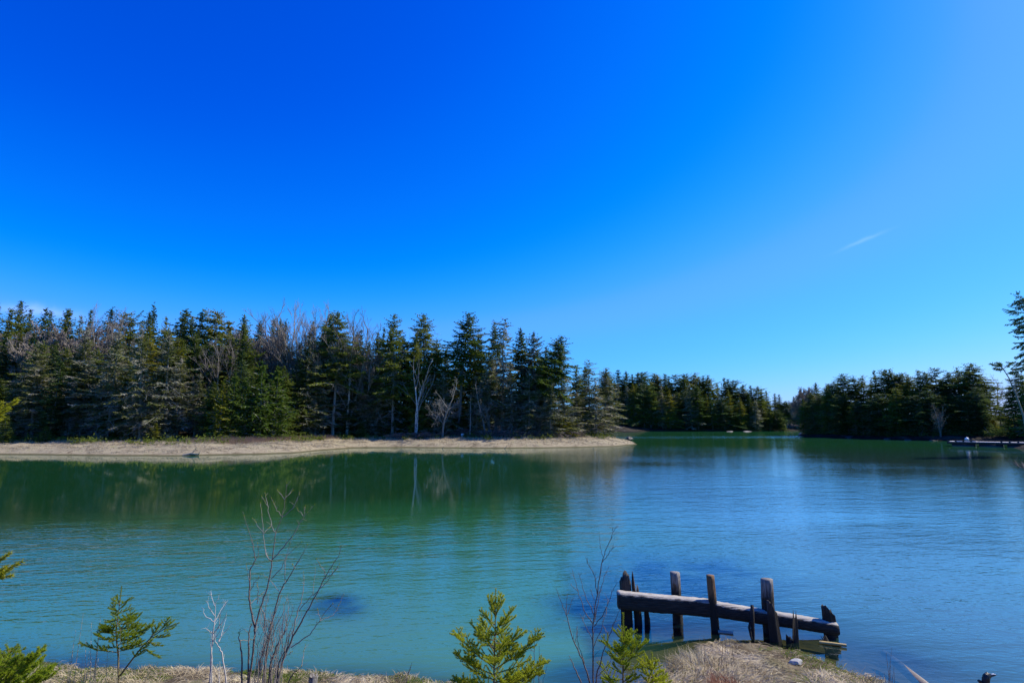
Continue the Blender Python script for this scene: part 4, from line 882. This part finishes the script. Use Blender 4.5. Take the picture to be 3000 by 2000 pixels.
stick('plank', [atz(*C6(1110, 783), .005), atz(*C6(1250, 797), .01)], [.03, .03], plain('pale_lath', (.42, .38, .30)), 'pale stick floating beside the rusty pile', 'plank', 4)
stick('sunken_log', [atz(2590, 1912, -.10), atz(2650, 1960, -.07), atz(2720, 2020, -.05)], [.05, .07, .08], plain('sunken_wood', (.22, .17, .11)), 'pale log half sunk at the lower right beyond the mound', 'log', 8)
rock(90, (.13, .07, .05), plain('pale_stone', (.40, .38, .34), .9), np.array([*atz(2330, 1912, .2)[:2], h_near(np.array([[atz(2330, 1912, .2)[0]]]), np.array([[atz(2330, 1912, .2)[1]]]))[0, 0] + .02]), 'flat whitish stone on the grass mound below the crib')

# ---------------------------------------------------------------- foreground: young spruces, bare shrubs, bank grass
def C7(x, y): return x / 3.36, 1550 + y / 3.36
def C8(x, y): return 550 + x / 2.613, 1400 + y / 2.613
def C9(x, y): return 1100 + x / 2.94, 1500 + y / 2.94
def CE(x, y): return x / 2.24, 1100 + y / 2.24
def gz(x, y): return float(h_near(np.array([[x]]), np.array([[y]]))[0, 0])
def sapling(seed, Y, trunks, branches, label, conv, extra=10, nl=.018, dens=1700, r=.012, sub=1.0, maxlev=None):
    rng = np.random.RandomState(seed); st = MB(); nd = MB(); P_, D_, L_, W_ = [], [], [], []
    T = [[at(*conv(x, y), Y) for x, y in t] for t in trunks]
    base = T[0][0].copy(); base[2] = gz(base[0], base[1]) - .03; T[0][0] = base.copy()
    def needles(a, b, dens_=dens, l=nl):
        ln = np.linalg.norm(b - a); n = int(ln * dens_) + 6; ax = (b - a) / (ln + 1e-9)
        s = rng.uniform(.02, 1.0, n)[:, None]; rad = rng.randn(n, 3); rad -= (rad @ ax)[:, None] * ax; rad = unit(rad)
        P_.append(a + (b - a) * s); D_.append(unit(rad + ax * rng.uniform(.45, 1.0, (n, 1)))); L_.append(rng.uniform(.7, 1.15, n) * l); W_.append(rng.uniform(.003, .0045, n))
    def shoot(a, b, rr, lev):
        d = b - a; ln = np.linalg.norm(d); d = d / (ln + 1e-9); m = a + (b - a) * .5 - np.array([0, 0, .05 * ln])
        st.tube([a, m, b], [rr, rr * .7, .0018], 4, cap=False); needles(a + (m - a) * .35, m); needles(m, b)
        if lev <= 0 or ln < .06: return
        side = unit(np.cross(d, [0, 0, 1.])); up = np.cross(side, d)
        step = .046 / sub; k = 0; s = .18 + rng.uniform(0, .1)
        while s < .97:
            q = a + (m - a) * (s * 2) if s < .5 else m + (b - m) * (s * 2 - 1)
            l2 = min((1 - s) * ln * .55 + .045, .17 if seed != 6 else .09) * rng.uniform(.6, 1.15)
            for sg in (-1, 1):
                if rng.rand() < .12: continue
                e = unit(d * 1.0 + side * sg * rng.uniform(.6, 1.0) + up * rng.uniform(-.15, .65))
                shoot(q, q + e * l2, .0028, lev - 1)
            s += step / ln * rng.uniform(.8, 1.4)
    for t in T:
        n = len(t); st.tube(t, np.linspace(r, .003, n), 6, cap=False); needles(t[-2] + (t[-1] - t[-2]) * .3, t[-1])
    for (x0, y0, x1, y1) in branches:
        dy = rng.uniform(-.22, .22) * min(1, abs(x1 - x0) / 200 + .2)
        a, b = at(*conv(x0, y0), Y), at(*conv(x1, y1), Y + dy)
        shoot(a, b, .005, maxlev if maxlev is not None else 2 if np.linalg.norm(b - a) > .45 else 1)
    # limbs towards and away from the camera give the little tree its depth
    t = T[0]; top = t[-1]
    for i in range(extra):
        f = rng.uniform(.12, .8); k_ = min(len(t) - 2, int(f * (len(t) - 1))); q = t[k_] + (t[k_ + 1] - t[k_]) * (f * (len(t) - 1) - k_)
        a_ = rng.choice([1, -1]) * math.pi / 2 + rng.uniform(-.7, .7); ln = (1 - f) * np.linalg.norm(top - t[0]) * .42 + .05
        shoot(q, q + np.array([math.cos(a_), math.sin(a_), .55]) * ln, .005, 1)
    root = thing('young_spruce', base, label, 'young tree', 'young spruces on the near bank')
    for mb in (st,): mb.v = [v - base for v in mb.v]
    P = np.vstack(P_) - base; D = np.vstack(D_); n = len(P); S = unit(np.cross(D, rng.randn(n, 3)))
    nd.tris(P, D, np.concatenate(L_), np.concatenate(W_), S)
    link('stem', st.mesh('stem', M_SHOOT), root); link('needles', nd.mesh('needles', M_NEEDLE2 if seed == 6 else M_NEEDLE), root)
    return root
sapling(1, 6.5, [[(1020, 1800), (1020, 1470), (1022, 1250), (1032, 1000), (1036, 655)]],
        [(1030, 895, 966, 720), (1032, 890, 995, 715), (1038, 890, 1080, 695), (1040, 885, 1097, 715), (1030, 900, 1015, 775), (1030, 970, 900, 840), (1035, 1000, 1195, 815), (1036, 990, 1207, 897), (1030, 1010, 945, 860), (1030, 1060, 905, 910),
         (1032, 1060, 1090, 900), (1030, 1100, 845, 1055), (1032, 1120, 1215, 1150), (1025, 1180, 815, 945), (1030, 1170, 1305, 1015), (1025, 1260, 840, 1170), (1028, 1250, 1220, 1170), (1022, 1340, 668, 1015), (1026, 1350, 1430, 1040), (1024, 1300, 1235, 1010), (1022, 1400, 685, 1215),
         (1024, 1390, 1335, 1260), (1022, 1440, 800, 1335), (1024, 1470, 1465, 1278), (1020, 1520, 665, 1430), (1024, 1530, 1445, 1360), (1020, 1560, 860, 1440), (1024, 1560, 1200, 1430), (1022, 1150, 900, 1120), (1026, 1200, 1130, 1100)],
        'bushy bright young spruce at the bottom centre with a candle-like crown', C9, extra=14)
C6o = lambda x, y: C6(x, y)
sapling(2, 6.4, [[(236, 1600), (236, 1250), (238, 900), (238, 610)]],
        [(240, 860, 150, 770), (240, 855, 305, 755), (243, 860, 335, 778), (240, 950, 300, 870), (240, 1090, 440, 860), (300, 1000, 345, 835), (330, 970, 385, 818), (360, 940, 450, 880), (240, 1000, 130, 925), (240, 1060, 105, 955), (240, 1130, 430, 1095), (240, 1090, 145, 1020), (240, 1180, 150, 1080),
         (240, 1220, 60, 1215), (240, 1240, 330, 1170), (240, 1300, 120, 1230), (240, 1260, 380, 1190), (240, 1330, 60, 1260), (240, 960, 185, 900), (240, 1150, 300, 1060)],
        'thin young spruce rising in front of the left end of the crib', C6o, extra=8)
sapling(3, 6.3, [[(508, 1600), (506, 1300), (502, 970)]],
        [(505, 1120, 448, 1000), (505, 1130, 548, 1040), (505, 1180, 600, 1130), (500, 1200, 415, 1150), (505, 1240, 650, 1190), (505, 1280, 600, 1240), (505, 1260, 420, 1200), (505, 1230, 560, 1140), (505, 1300, 655, 1240), (505, 1160, 470, 1060)],
        'small young spruce right of the thin one, beside the grass mound', C6o, extra=7)
sapling(4, 7.9, [[(1175, 1460), (1165, 1250), (1145, 1080), (1142, 1000), (1168, 800), (1197, 558)], [(1180, 1440), (1300, 1280), (1400, 1150), (1500, 1050), (1650, 960), (1765, 918)]],
        [(1180, 740, 1143, 648), (1180, 745, 1110, 675), (1185, 740, 1278, 675), (1170, 790, 1245, 712), (1165, 800, 1088, 775), (1170, 820, 1302, 768), (1165, 830, 1103, 718), (1155, 880, 1325, 843), (1152, 890, 1060, 905), (1150, 900, 1310, 870), (1150, 930, 1365, 912), (1150, 960, 1003, 945), (1145, 1010, 980, 1003),
         (1150, 980, 1420, 935), (1145, 1050, 1510, 945), (1150, 1000, 1350, 960), (1140, 1090, 1072, 1105), (1145, 1100, 1400, 1030), (1150, 1140, 1330, 1060), (1150, 1160, 1028, 1158), (1160, 1200, 1380, 1110), (1400, 1150, 1520, 1060), (1480, 1060, 1590, 913), (1560, 1010, 1657, 873), (1600, 985, 1700, 975), (1500, 1060, 1665, 1040),
         (1450, 1100, 1600, 1145), (1400, 1150, 1250, 1040), (1350, 1200, 1480, 1110), (1400, 1150, 1560, 1258), (1500, 1050, 1560, 940), (1300, 1270, 1420, 1180), (1620, 970, 1690, 910), (1380, 1160, 1330, 1080)],
        'forked young spruce leaning right on the left part of the bank', C7, extra=12, sub=.85)
sapling(5, 4.1, [[(-180, 1900), (-120, 1650), (-100, 1450), (-90, 1250)]],
        [(-100, 1600, 75, 1275), (-110, 1620, 325, 1230), (-110, 1640, 490, 1388), (-100, 1600, 240, 1272), (-110, 1680, 330, 1350), (-110, 1700, 420, 1440), (-100, 1560, 20, 1340), (-110, 1720, 300, 1480), (-110, 1700, 150, 1400), (-100, 1740, 400, 1530)],
        'dense young spruce cut by the lower left corner', C7, extra=6, nl=.018)
sapling(6, 2.7, [[(-620, 3300), (-600, 2000), (-580, 1000), (-560, 300), (-550, -350)]],
        [(-560, 480, 110, 160), (-560, 540, 55, 215), (-560, 620, 0, 285), (-580, 1500, 72, 1163), (-580, 1560, 45, 1250), (-580, 1640, 28, 1298), (-560, 200, -250, 0), (-580, 1100, -200, 800)],
        'nearest spruce, only its yellow-green branch tips reach in at the left edge', CE, extra=0, nl=.018, r=.03, sub=.7, maxlev=1)

def shrub(seed, Y, conv, lines, mat, label, r0, fill=None, buds=False, name='bare_shrub', base=None, twr=.0018):
    rng = np.random.RandomState(seed); st = MB(); tw = MB(); bd = MB()
    L0 = [at(*conv(x, y), Y) for x, y in lines[0][1]]; b = L0[0].copy(); b[2] = gz(b[0], b[1]) - .02
    for wgt, pts in lines:
        dy = rng.uniform(-.18, .18); n = len(pts); P = []
        for i, (x, y) in enumerate(pts): P.append(at(*conv(x, y), Y + dy * i / max(1, n - 1) * (1 if wgt < 1 else .5)))
        P = np.array(P)
        if wgt >= 1 and lines[0][1][0][1] <= pts[0][1] + 60: P[0, 2] = min(P[0, 2], gz(P[0, 0], P[0, 1]) - .02)
        # resample with little kinks
        t = np.linspace(0, n - 1, n * 4); Q = np.stack([np.interp(t, np.arange(n), P[:, i]) for i in range(3)], 1)
        Q[1:-1] += rng.randn(len(Q) - 2, 3) * .0035
        rad = np.linspace(r0 * wgt, twr, len(Q)); (st if wgt >= 1 else tw).tube(Q, rad, 5, cap=False)
        for j in range(3, len(Q) - 1):
            if rng.rand() < .30:
                d = unit(Q[j] - Q[j - 1]); e = unit(d + rng.randn(3) * .55); l = rng.uniform(.02, .09 if wgt < 1 else .13)
                tw.tube([Q[j], Q[j] + e * l * .5 + [0, 0, .004], Q[j] + e * l], [twr * 1.3, twr, twr * .7], 3, cap=False)
        if buds:
            for f in (1, .9, .8): q = Q[int((len(Q) - 1) * f)]; bd.tube([q, q + [0, 0, .014]], [.0045, .003], 5)
    for (x0, x1, y0, y1, n, ht) in (fill or []):
        for i in range(n):
            x = rng.uniform(x0, x1); y = rng.uniform(y0, y1); a = at(*conv(x, y), Y + rng.uniform(-.25, .25)); l = rng.uniform(.3, 1) * ht; lean = rng.uniform(-.25, .4)
            p = [a, a + [lean * l * .4, rng.uniform(-.1, .1), l * .5], a + [lean * l, rng.uniform(-.15, .15), l]]
            if y > 1480 and conv is C8: p[0] = np.array([a[0], a[1], gz(a[0], a[1])])
            tw.tube(p, [.0045, .003, twr * .8], 4, cap=False)
            for k in range(4):
                f = rng.uniform(.3, .95); q = p[0] + (p[2] - p[0]) * f; e = unit(np.array([rng.randn() * .6, rng.randn() * .4, 1.])); tw.tube([q, q + e * l * .22], [.0022, twr * .6], 3, cap=False)
    root = thing(name, b, label, 'shrub')
    for m, nm, mt in ((st, 'stem', mat[0]), (tw, 'twigs', mat[1]), (bd, 'buds', M_NEEDLE2)):
        if m.v: m.v = [v - b for v in m.v]; link(nm, m.mesh(nm, mt), root)
    return root
S2 = [(1, [(468, 1568), (500, 1300), (515, 1140), (560, 980), (600, 860), (630, 740), (645, 630), (660, 500), (672, 420), (720, 300), (745, 160), (757, 40)]),
      (.5, [(645, 635), (600, 590), (580, 480), (572, 300), (555, 190)]), (.35, [(575, 430), (640, 365)]), (.4, [(672, 430), (640, 360), (615, 220), (565, 140)]), (.3, [(615, 220), (590, 110)]), (.35, [(725, 300), (680, 240), (640, 155)]),
      (.4, [(725, 295), (800, 235), (840, 160), (857, 105)]), (.3, [(740, 165), (685, 90)]), (.3, [(750, 145), (810, 95)]), (.55, [(650, 620), (740, 520), (820, 420), (850, 350), (885, 300), (970, 205)]), (.3, [(885, 290), (835, 230)]), (.3, [(890, 285), (900, 215)]),
      (1, [(515, 1145), (490, 1050), (470, 930), (475, 800), (475, 710), (515, 630), (500, 510), (470, 420), (430, 290)]), (.3, [(515, 630), (540, 590), (535, 500)]), (.4, [(480, 960), (590, 860)]), (.35, [(480, 860), (510, 800), (560, 740)]), (.3, [(470, 780), (450, 660)]), (.3, [(580, 420), (495, 310)]),
      (1, [(560, 1540), (610, 1280), (650, 1080), (700, 880), (760, 780), (820, 680), (880, 580), (915, 510)]), (.3, [(700, 870), (640, 790), (575, 740)]), (.3, [(820, 690), (800, 660)]), (.35, [(745, 800), (745, 650), (760, 590), (870, 490)]), (.4, [(640, 770), (720, 680), (750, 600), (800, 450)]),
      (1, [(640, 1568), (730, 1380), (800, 1220), (870, 1100), (930, 990), (1000, 860), (1060, 740), (1110, 660), (1160, 590), (1170, 520)]), (.35, [(1045, 770), (1100, 740), (1150, 680)]), (.6, [(800, 1220), (830, 1060), (870, 930), (890, 800), (885, 720)]), (.4, [(850, 1020), (960, 880), (975, 690)]),
      (.55, [(790, 1295), (930, 1200), (1010, 1090), (1060, 1010), (1110, 960)]), (.35, [(1010, 1090), (1120, 1045), (1195, 890)]), (.3, [(1015, 1080), (990, 1000)]), (.3, [(1060, 740), (1040, 700), (985, 620)]), (1, [(690, 1568), (800, 1500), (870, 1440)]), (.35, [(720, 1380), (800, 1330)]),
      (1, [(430, 1545), (410, 1330), (390, 1220), (400, 1160)]), (1, [(478, 1520), (465, 1300), (470, 1160), (490, 1120)]), (.4, [(400, 1240), (500, 1240)]), (1, [(600, 1568), (640, 1380), (700, 1250), (740, 1180), (760, 1100)]), (1, [(520, 1568), (560, 1380), (600, 1250), (630, 1120)]), (1, [(660, 1568), (700, 1400), (760, 1300), (780, 1210)]),
      (.4, [(640, 1100), (700, 960), (720, 900)]), (.4, [(650, 1200), (740, 1000), (760, 900)]), (.4, [(560, 980), (600, 1080), (640, 1110)]), (.4, [(530, 960), (540, 860), (530, 800)]), (.4, [(870, 1440), (900, 1280)]), (.4, [(960, 900), (1060, 800), (1160, 660)])]
shrub(1, 7.3, C8, S2, (M_REDTWIG, M_TWIG), 'tallest bare many-stemmed shrub standing left of centre against the water', .013, fill=[(480, 720, 1490, 1568, 34, .9), (520, 760, 1150, 1400, 26, .45)], buds=True)
S1 = [(1, [(178, 1568), (185, 1300), (195, 1190), (205, 1100), (212, 980), (238, 890)]), (.5, [(200, 1100), (130, 1050), (108, 985)]), (.5, [(205, 1050), (165, 1000), (145, 935)]), (.4, [(210, 980), (178, 900), (180, 860)]), (.6, [(205, 1100), (260, 1000), (310, 930)]), (.6, [(195, 1190), (280, 1080), (300, 1020)]),
      (1, [(320, 1568), (260, 1330), (210, 1250), (200, 1190)]), (.5, [(235, 1250), (270, 1190), (340, 1105)]), (.5, [(240, 1250), (290, 1080)]), (.4, [(205, 1200), (140, 1150)]), (.4, [(190, 1180), (175, 1180), (135, 1140)]), (1, [(190, 1568), (180, 1350), (175, 1180)]), (.5, [(240, 1150), (240, 1060), (300, 950)]), (1, [(245, 1560), (245, 1400)]), (.4, [(195, 1250), (260, 1150), (260, 1080)])]
shrub(2, 7.6, C8, S1, (M_PALETWIG, M_PALETWIG), 'small bleached dead shrub left of the tallest bare shrub', .011)
S3 = [(1, [(1880, 1700), (1880, 1470), (1870, 1100), (1880, 920), (1910, 700), (1945, 450), (1980, 330), (2050, 170), (2085, 115)]), (.4, [(1950, 430), (2000, 370), (2050, 300)]), (.5, [(1910, 700), (1890, 550), (1830, 450), (1810, 380)]), (.3, [(1960, 380), (1935, 290), (1930, 200)]), (.6, [(1875, 960), (1800, 850), (1745, 680), (1690, 480)]),
      (.5, [(1885, 890), (1800, 700), (1750, 520)]), (.5, [(1885, 980), (1960, 880), (2000, 800), (2040, 680), (2085, 600)]), (.5, [(1890, 940), (1930, 700), (1970, 560), (2015, 460)]), (1, [(1885, 1600), (1900, 1430), (1970, 1180), (2050, 960), (2110, 820)]), (1, [(1870, 1600), (1840, 1430), (1780, 1260), (1710, 1120), (1650, 900), (1600, 770), (1555, 650)]),
      (.35, [(1650, 900), (1645, 800), (1650, 710)]), (.35, [(1655, 880), (1690, 750)]), (.4, [(1720, 1120), (1740, 980)]), (.4, [(1870, 1100), (1800, 960), (1760, 870)]), (.4, [(1900, 1420), (1980, 1340), (2040, 1260)]), (1, [(1800, 1600), (1770, 1460), (1700, 1300), (1665, 1230)]), (.4, [(1800, 1300), (1740, 1110), (1735, 980)]), (.35, [(2045, 160), (2042, 130)]), (.35, [(1985, 880), (2005, 740)]), (.4, [(1745, 680), (1680, 620)]), (.3, [(1890, 760), (1850, 660)]), (.4, [(1960, 980), (2010, 1060)]), (.4, [(1885, 1150), (1960, 960), (2000, 760)])]
shrub(3, 6.6, C9, S3, (M_REDTWIG, M_REDTWIG), 'slender leafless sapling with dark twigs left of the crib', .010)
S4 = [(1, [(1365, 1700), (1365, 1450), (1370, 1150), (1378, 1000)]), (1, [(1410, 1700), (1410, 1400), (1412, 1150)]), (.6, [(1400, 1640), (1440, 1470), (1478, 1320)]), (.4, [(1410, 1300), (1430, 1240)]), (.4, [(1368, 1200), (1340, 1180)]), (.5, [(1400, 1500), (1430, 1460)])]
shrub(4, 6.9, C9, S4, (M_REDTWIG, M_REDTWIG), 'few thin dark stems just right of the bushy bottom centre spruce', .005)
shrub(5, 7.75, C9, [(1, [(255, 1475), (270, 1410), (300, 1340), (314, 1288)]), (.5, [(280, 1400), (300, 1330)])], (M_REDTWIG, M_REDTWIG), 'single curved twig on the bank edge between the shrubs and the bottom centre spruce', .006)
ID = lambda x, y: (x, y)
shrub(6, 5.5, ID, [(1, [(3120, 2300), (3080, 1700), (3040, 1450), (3005, 1370), (2972, 1352)]), (.5, [(3010, 1378), (2985, 1365), (2976, 1358)]), (.5, [(3060, 1500), (3100, 1300)]), (.4, [(3000, 1366), (2992, 1352)])], (M_REDTWIG, M_REDTWIG), 'bare twig tip reaching in at the right edge below the dock', .008)
def reeds(seed, Y, conv, lines, mat, label):
    mb = MB(); P0 = None
    rng = np.random.RandomState(seed)
    for x0, y0, x1, y1 in lines:
        a, b = at(*conv(x0, y0), Y + rng.uniform(-.15, .15)), at(*conv(x1, y1), Y); a[2] = min(a[2], gz(a[0], a[1]))
        if P0 is None: P0 = a.copy()
        mb.tube([a - P0, (a + b) / 2 - P0 + rng.randn(3) * .01, b - P0], [.0035, .003, .0014], 4, cap=False)
    o = link('reed_tuft', mb.mesh('reed_tuft', mat)); o.location = P0; tag(o, label, 'reeds')
reeds(1, 7.8, C7, [(690, 1360, 745, 990), (680, 1350, 690, 1260), (700, 1350, 722, 1120), (840, 1390, 845, 1070), (930, 1400, 955, 1160), (945, 1100, 990, 850), (945, 990, 900, 905), (810, 1380, 812, 1270), (900, 1380, 905, 1240), (965, 1400, 968, 1270), (1060, 1400, 1058, 1205), (740, 1350, 820, 820), (960, 1100, 975, 1000), (850, 1390, 880, 1180)], M_STRAW, 'thin pale reed stalks left of the forked young spruce')
reeds(2, 7.2, C7, [(1160, 1520, 1190, 980), (1140, 1520, 1145, 1400), (600, 1520, 540, 1340), (330, 1420, 240, 1220), (1260, 1450, 1545, 1300), (1320, 1430, 1500, 1320)], M_STRAW, 'long pale stalks crossing the foot of the forked young spruce')
def C2(x, y): return 2300 + x / 3.36, 1800 + y / 3.36
reeds(3, 7.7, C2, [(1020, 690, 1053, 315), (1035, 690, 995, 378), (1030, 690, 1040, 500), (1010, 690, 1030, 540), (1045, 690, 1075, 500), (1060, 690, 1080, 560), (1000, 690, 925, 560), (1020, 690, 975, 570), (1050, 690, 1060, 600)], M_REDTWIG, 'dark rush tuft standing in the water right of the mound')
reeds(4, 8.3, ID, [(2108, 1885, 2118, 1865), (2112, 1885, 2126, 1862), (2062, 1900, 2062, 1862), (2150, 1880, 2142, 1868)], M_REDTWIG, 'little dark stalks on the back edge of the mound')

def bank_grass():
    rng = np.random.RandomState(77)
    def pts(n, x0, x1, y0, y1, f):
        out = []; c = 0
        while c < n:
            x = rng.uniform(x0, x1, 20000); y = rng.uniform(y0, y1, 20000); s = poly_sd(NEAR, x, y) + fbm(x * 1.3, y * 1.3) * .22; ok = (s > -.01) & f(x, y, s)
            z = h_near(x[ok][None], y[ok][None])[0]; out.append(np.stack([x[ok], y[ok], z], 1)); c += ok.sum()
        return np.vstack(out)[:n]
    def blades(P, up, L0, L1, W0, W1, comb=(0, 0), wet=False):
        n = len(P); a = vnoise(P[:, 0] * 2.2, P[:, 1] * 2.2) * 12 + rng.randn(n) * .7
        D = unit(np.stack([np.cos(a) + comb[0], np.sin(a) + comb[1], np.abs(rng.randn(n)) * up + up * .3], 1)); L = rng.uniform(L0, L1, n)
        S = unit(np.cross(D, rng.randn(n, 3) * .5 + [0, -.6, .6])); W = rng.uniform(W0, W1, n)[:, None]
        m = P + D * (L * .5)[:, None] + [0, 0, 0]; D2 = unit(D + [0, 0, -.55] + rng.randn(n, 3) * .2); e = m + D2 * (L * .5)[:, None]
        e[:, 2] = np.maximum(e[:, 2], P[:, 2] + .004); V = np.stack([P - S * W * .4, P + S * W * .4, m + S * W * .5, m - S * W * .5, e], 1).reshape(-1, 3); i = np.arange(n) * 5
        return V, np.vstack([np.stack([i, i + 1, i + 2, i + 3], 1), np.stack([i + 3, i + 2, i + 4, i + 4], 1)])
    mb = MB()
    thin = lambda x, y, s: rng.rand(len(x)) < np.clip(.5 + fbm(x * 1.6 + 5, y * 1.6) * 3.0, .03, 1)
    mb.add(*blades(pts(52000, 1.2, 6.5, 6.6, 10.4, thin), .26, .07, .22, .004, .009, (-.5, .2)))
    mb.add(*blades(pts(42000, -9.5, 1.2, 6.6, 8.9, thin), .5, .04, .16, .004, .008, (.3, 0)))
    o = link('dry_grass', mb.mesh('dry_grass', M_STRAWN)); tag(o, 'matted bleached grass over the near bank and mound', kind='stuff')
    mb = MB(); gr = lambda x, y, s: rng.rand(len(x)) < np.clip(fbm(x * .9 + 15, y * .9 + 3) * 3.0 + .15, 0, 1)
    mb.add(*blades(pts(4500, 1.2, 6.5, 6.6, 9.4, gr), 1.0, .04, .11, .003, .006)); mb.add(*blades(pts(26000, -9.5, 1.2, 6.8, 8.9, gr), 1.0, .03, .09, .003, .006))
    o = link('green_grass', mb.mesh('green_grass', M_GREENGRASS)); tag(o, 'short green grass sprouting through the dry mat', kind='stuff')
    c = atz(2125, 1985, .3); P = c + rng.randn(380, 3) * [.10, .09, 0]; P[:, 2] = h_near(P[:, 0][None], P[:, 1][None])[0]; mb = MB(); mb.add(*blades(P, 1.6, .12, .38, .004, .007))
    o = link('grass_tussock', mb.mesh('grass_tussock', M_RUST2)); tag(o, 'rust brown grass tussock in the middle of the mound', 'grass tuft')
    c = atz(2010, 1925, .15); P = c + rng.randn(420, 3) * [.16, .12, 0]; P[:, 2] = h_near(P[:, 0][None], P[:, 1][None])[0]; mb = MB(); mb.add(*blades(P, 1.8, .15, .34, .004, .008))
    o = link('grass_tussock', mb.mesh('grass_tussock', M_STRAWN)); tag(o, 'pale standing grass tussock on the left shoulder of the mound', 'grass tuft')
M_STRAWN = foliage_mat('dry_grass', (.26, .21, .11), (.66, .58, .38), (.20, .19, .07), .54, .25)
M_RUST2 = foliage_mat('rust_tussock', (.20, .10, .05), (.38, .22, .12), transl=.3)
bank_grass()
# broken stump and the bird-headed snag
def stump():
    b = at(907, 2003, 7.6); b[2] = gz(b[0], b[1]) - .05; t = at(912, 1965, 7.6); h = t[2] - b[2]; mb = MB(); rng = np.random.RandomState(3); k = 16; V = []
    for i in range(9):
        for j in range(k):
            a = j * 2 * math.pi / k; r = (.062 - .012 * i / 8) * (1 + .1 * math.sin(a * 3) + .06 * rng.randn()); z = h * i / 8 * (1 - (.22 * rng.rand() if i == 8 else 0)); V.append((math.cos(a) * r + z * .12, math.sin(a) * r, z))
    Fq = [[i * k + j, i * k + (j + 1) % k, (i + 1) * k + (j + 1) % k, (i + 1) * k + j] for i in range(8) for j in range(k)]; V.append((h * .12, 0, h * .82)); Fq += [[8 * k + j, 8 * k + (j + 1) % k, len(V) - 1, len(V) - 1] for j in range(k)]
    mb.add(V, Fq); o = link('stump', mb.mesh('stump', M_PALESTUMP)); o.location = b; tag(o, 'short grey broken stump on the bank right of the tallest shrub', 'stump')
M_PALESTUMP = wood_mat('stump_wood', (.08, .065, .05), (.40, .37, .33), (20, 20, 4), bump=.8)
stump()
def CS(x, y): return 2800 + x / 11.76, 1930 + y / 11.76
def snag():
    Y = 5.2; p = lambda x, y, d=0: at(*CS(x, y), Y + d)
    b = p(1090, 2600); b[2] = gz(b[0], b[1]) - .05
    M_S = wood_mat('wet_black_wood', (.006, .005, .005), (.03, .025, .022), (20, 20, 6), rough=.35, bump=.6); u = Y / F / 11.76
    root = thing('driftwood_snag', b, 'wet black snag shaped like a bird head with pale-topped beak, lower right corner', 'snag')
    m = MB(); m.tube([b - b, p(1080, 1600) - b, p(1050, 1000) - b, p(1035, 800) - b, p(1040, 690) - b, p(1075, 580) - b, p(1120, 520) - b, p(1190, 520) - b], [170 * u, 150 * u, 130 * u, 112 * u, 108 * u, 105 * u, 78 * u, 30 * u], 10); link('trunk', m.mesh('trunk', M_S, True), root)
    m = MB(); m.tube([p(1130, 580) - b, p(1230, 560) - b, p(1330, 545) - b, p(1400, 545) - b], [70 * u, 40 * u, 30 * u, 14 * u], 8); link('spur', m.mesh('spur', M_S, True), root)
    m = MB(); m.tube([p(1225, 520, -.004) - b, p(1300, 512, -.004) - b, p(1375, 520, -.004) - b], [10 * u, 16 * u, 8 * u], 6); link('glint_edge', m.mesh('glint_edge', M_WHITE), root)  # white strip modelled in as the wet glint along the spur
    m = MB(); m.tube([p(1000, 900) - b, p(880, 800) - b, p(790, 730) - b], [70 * u, 55 * u, 45 * u], 8); link('stub', m.mesh('stub', M_S, True), root)
snag()
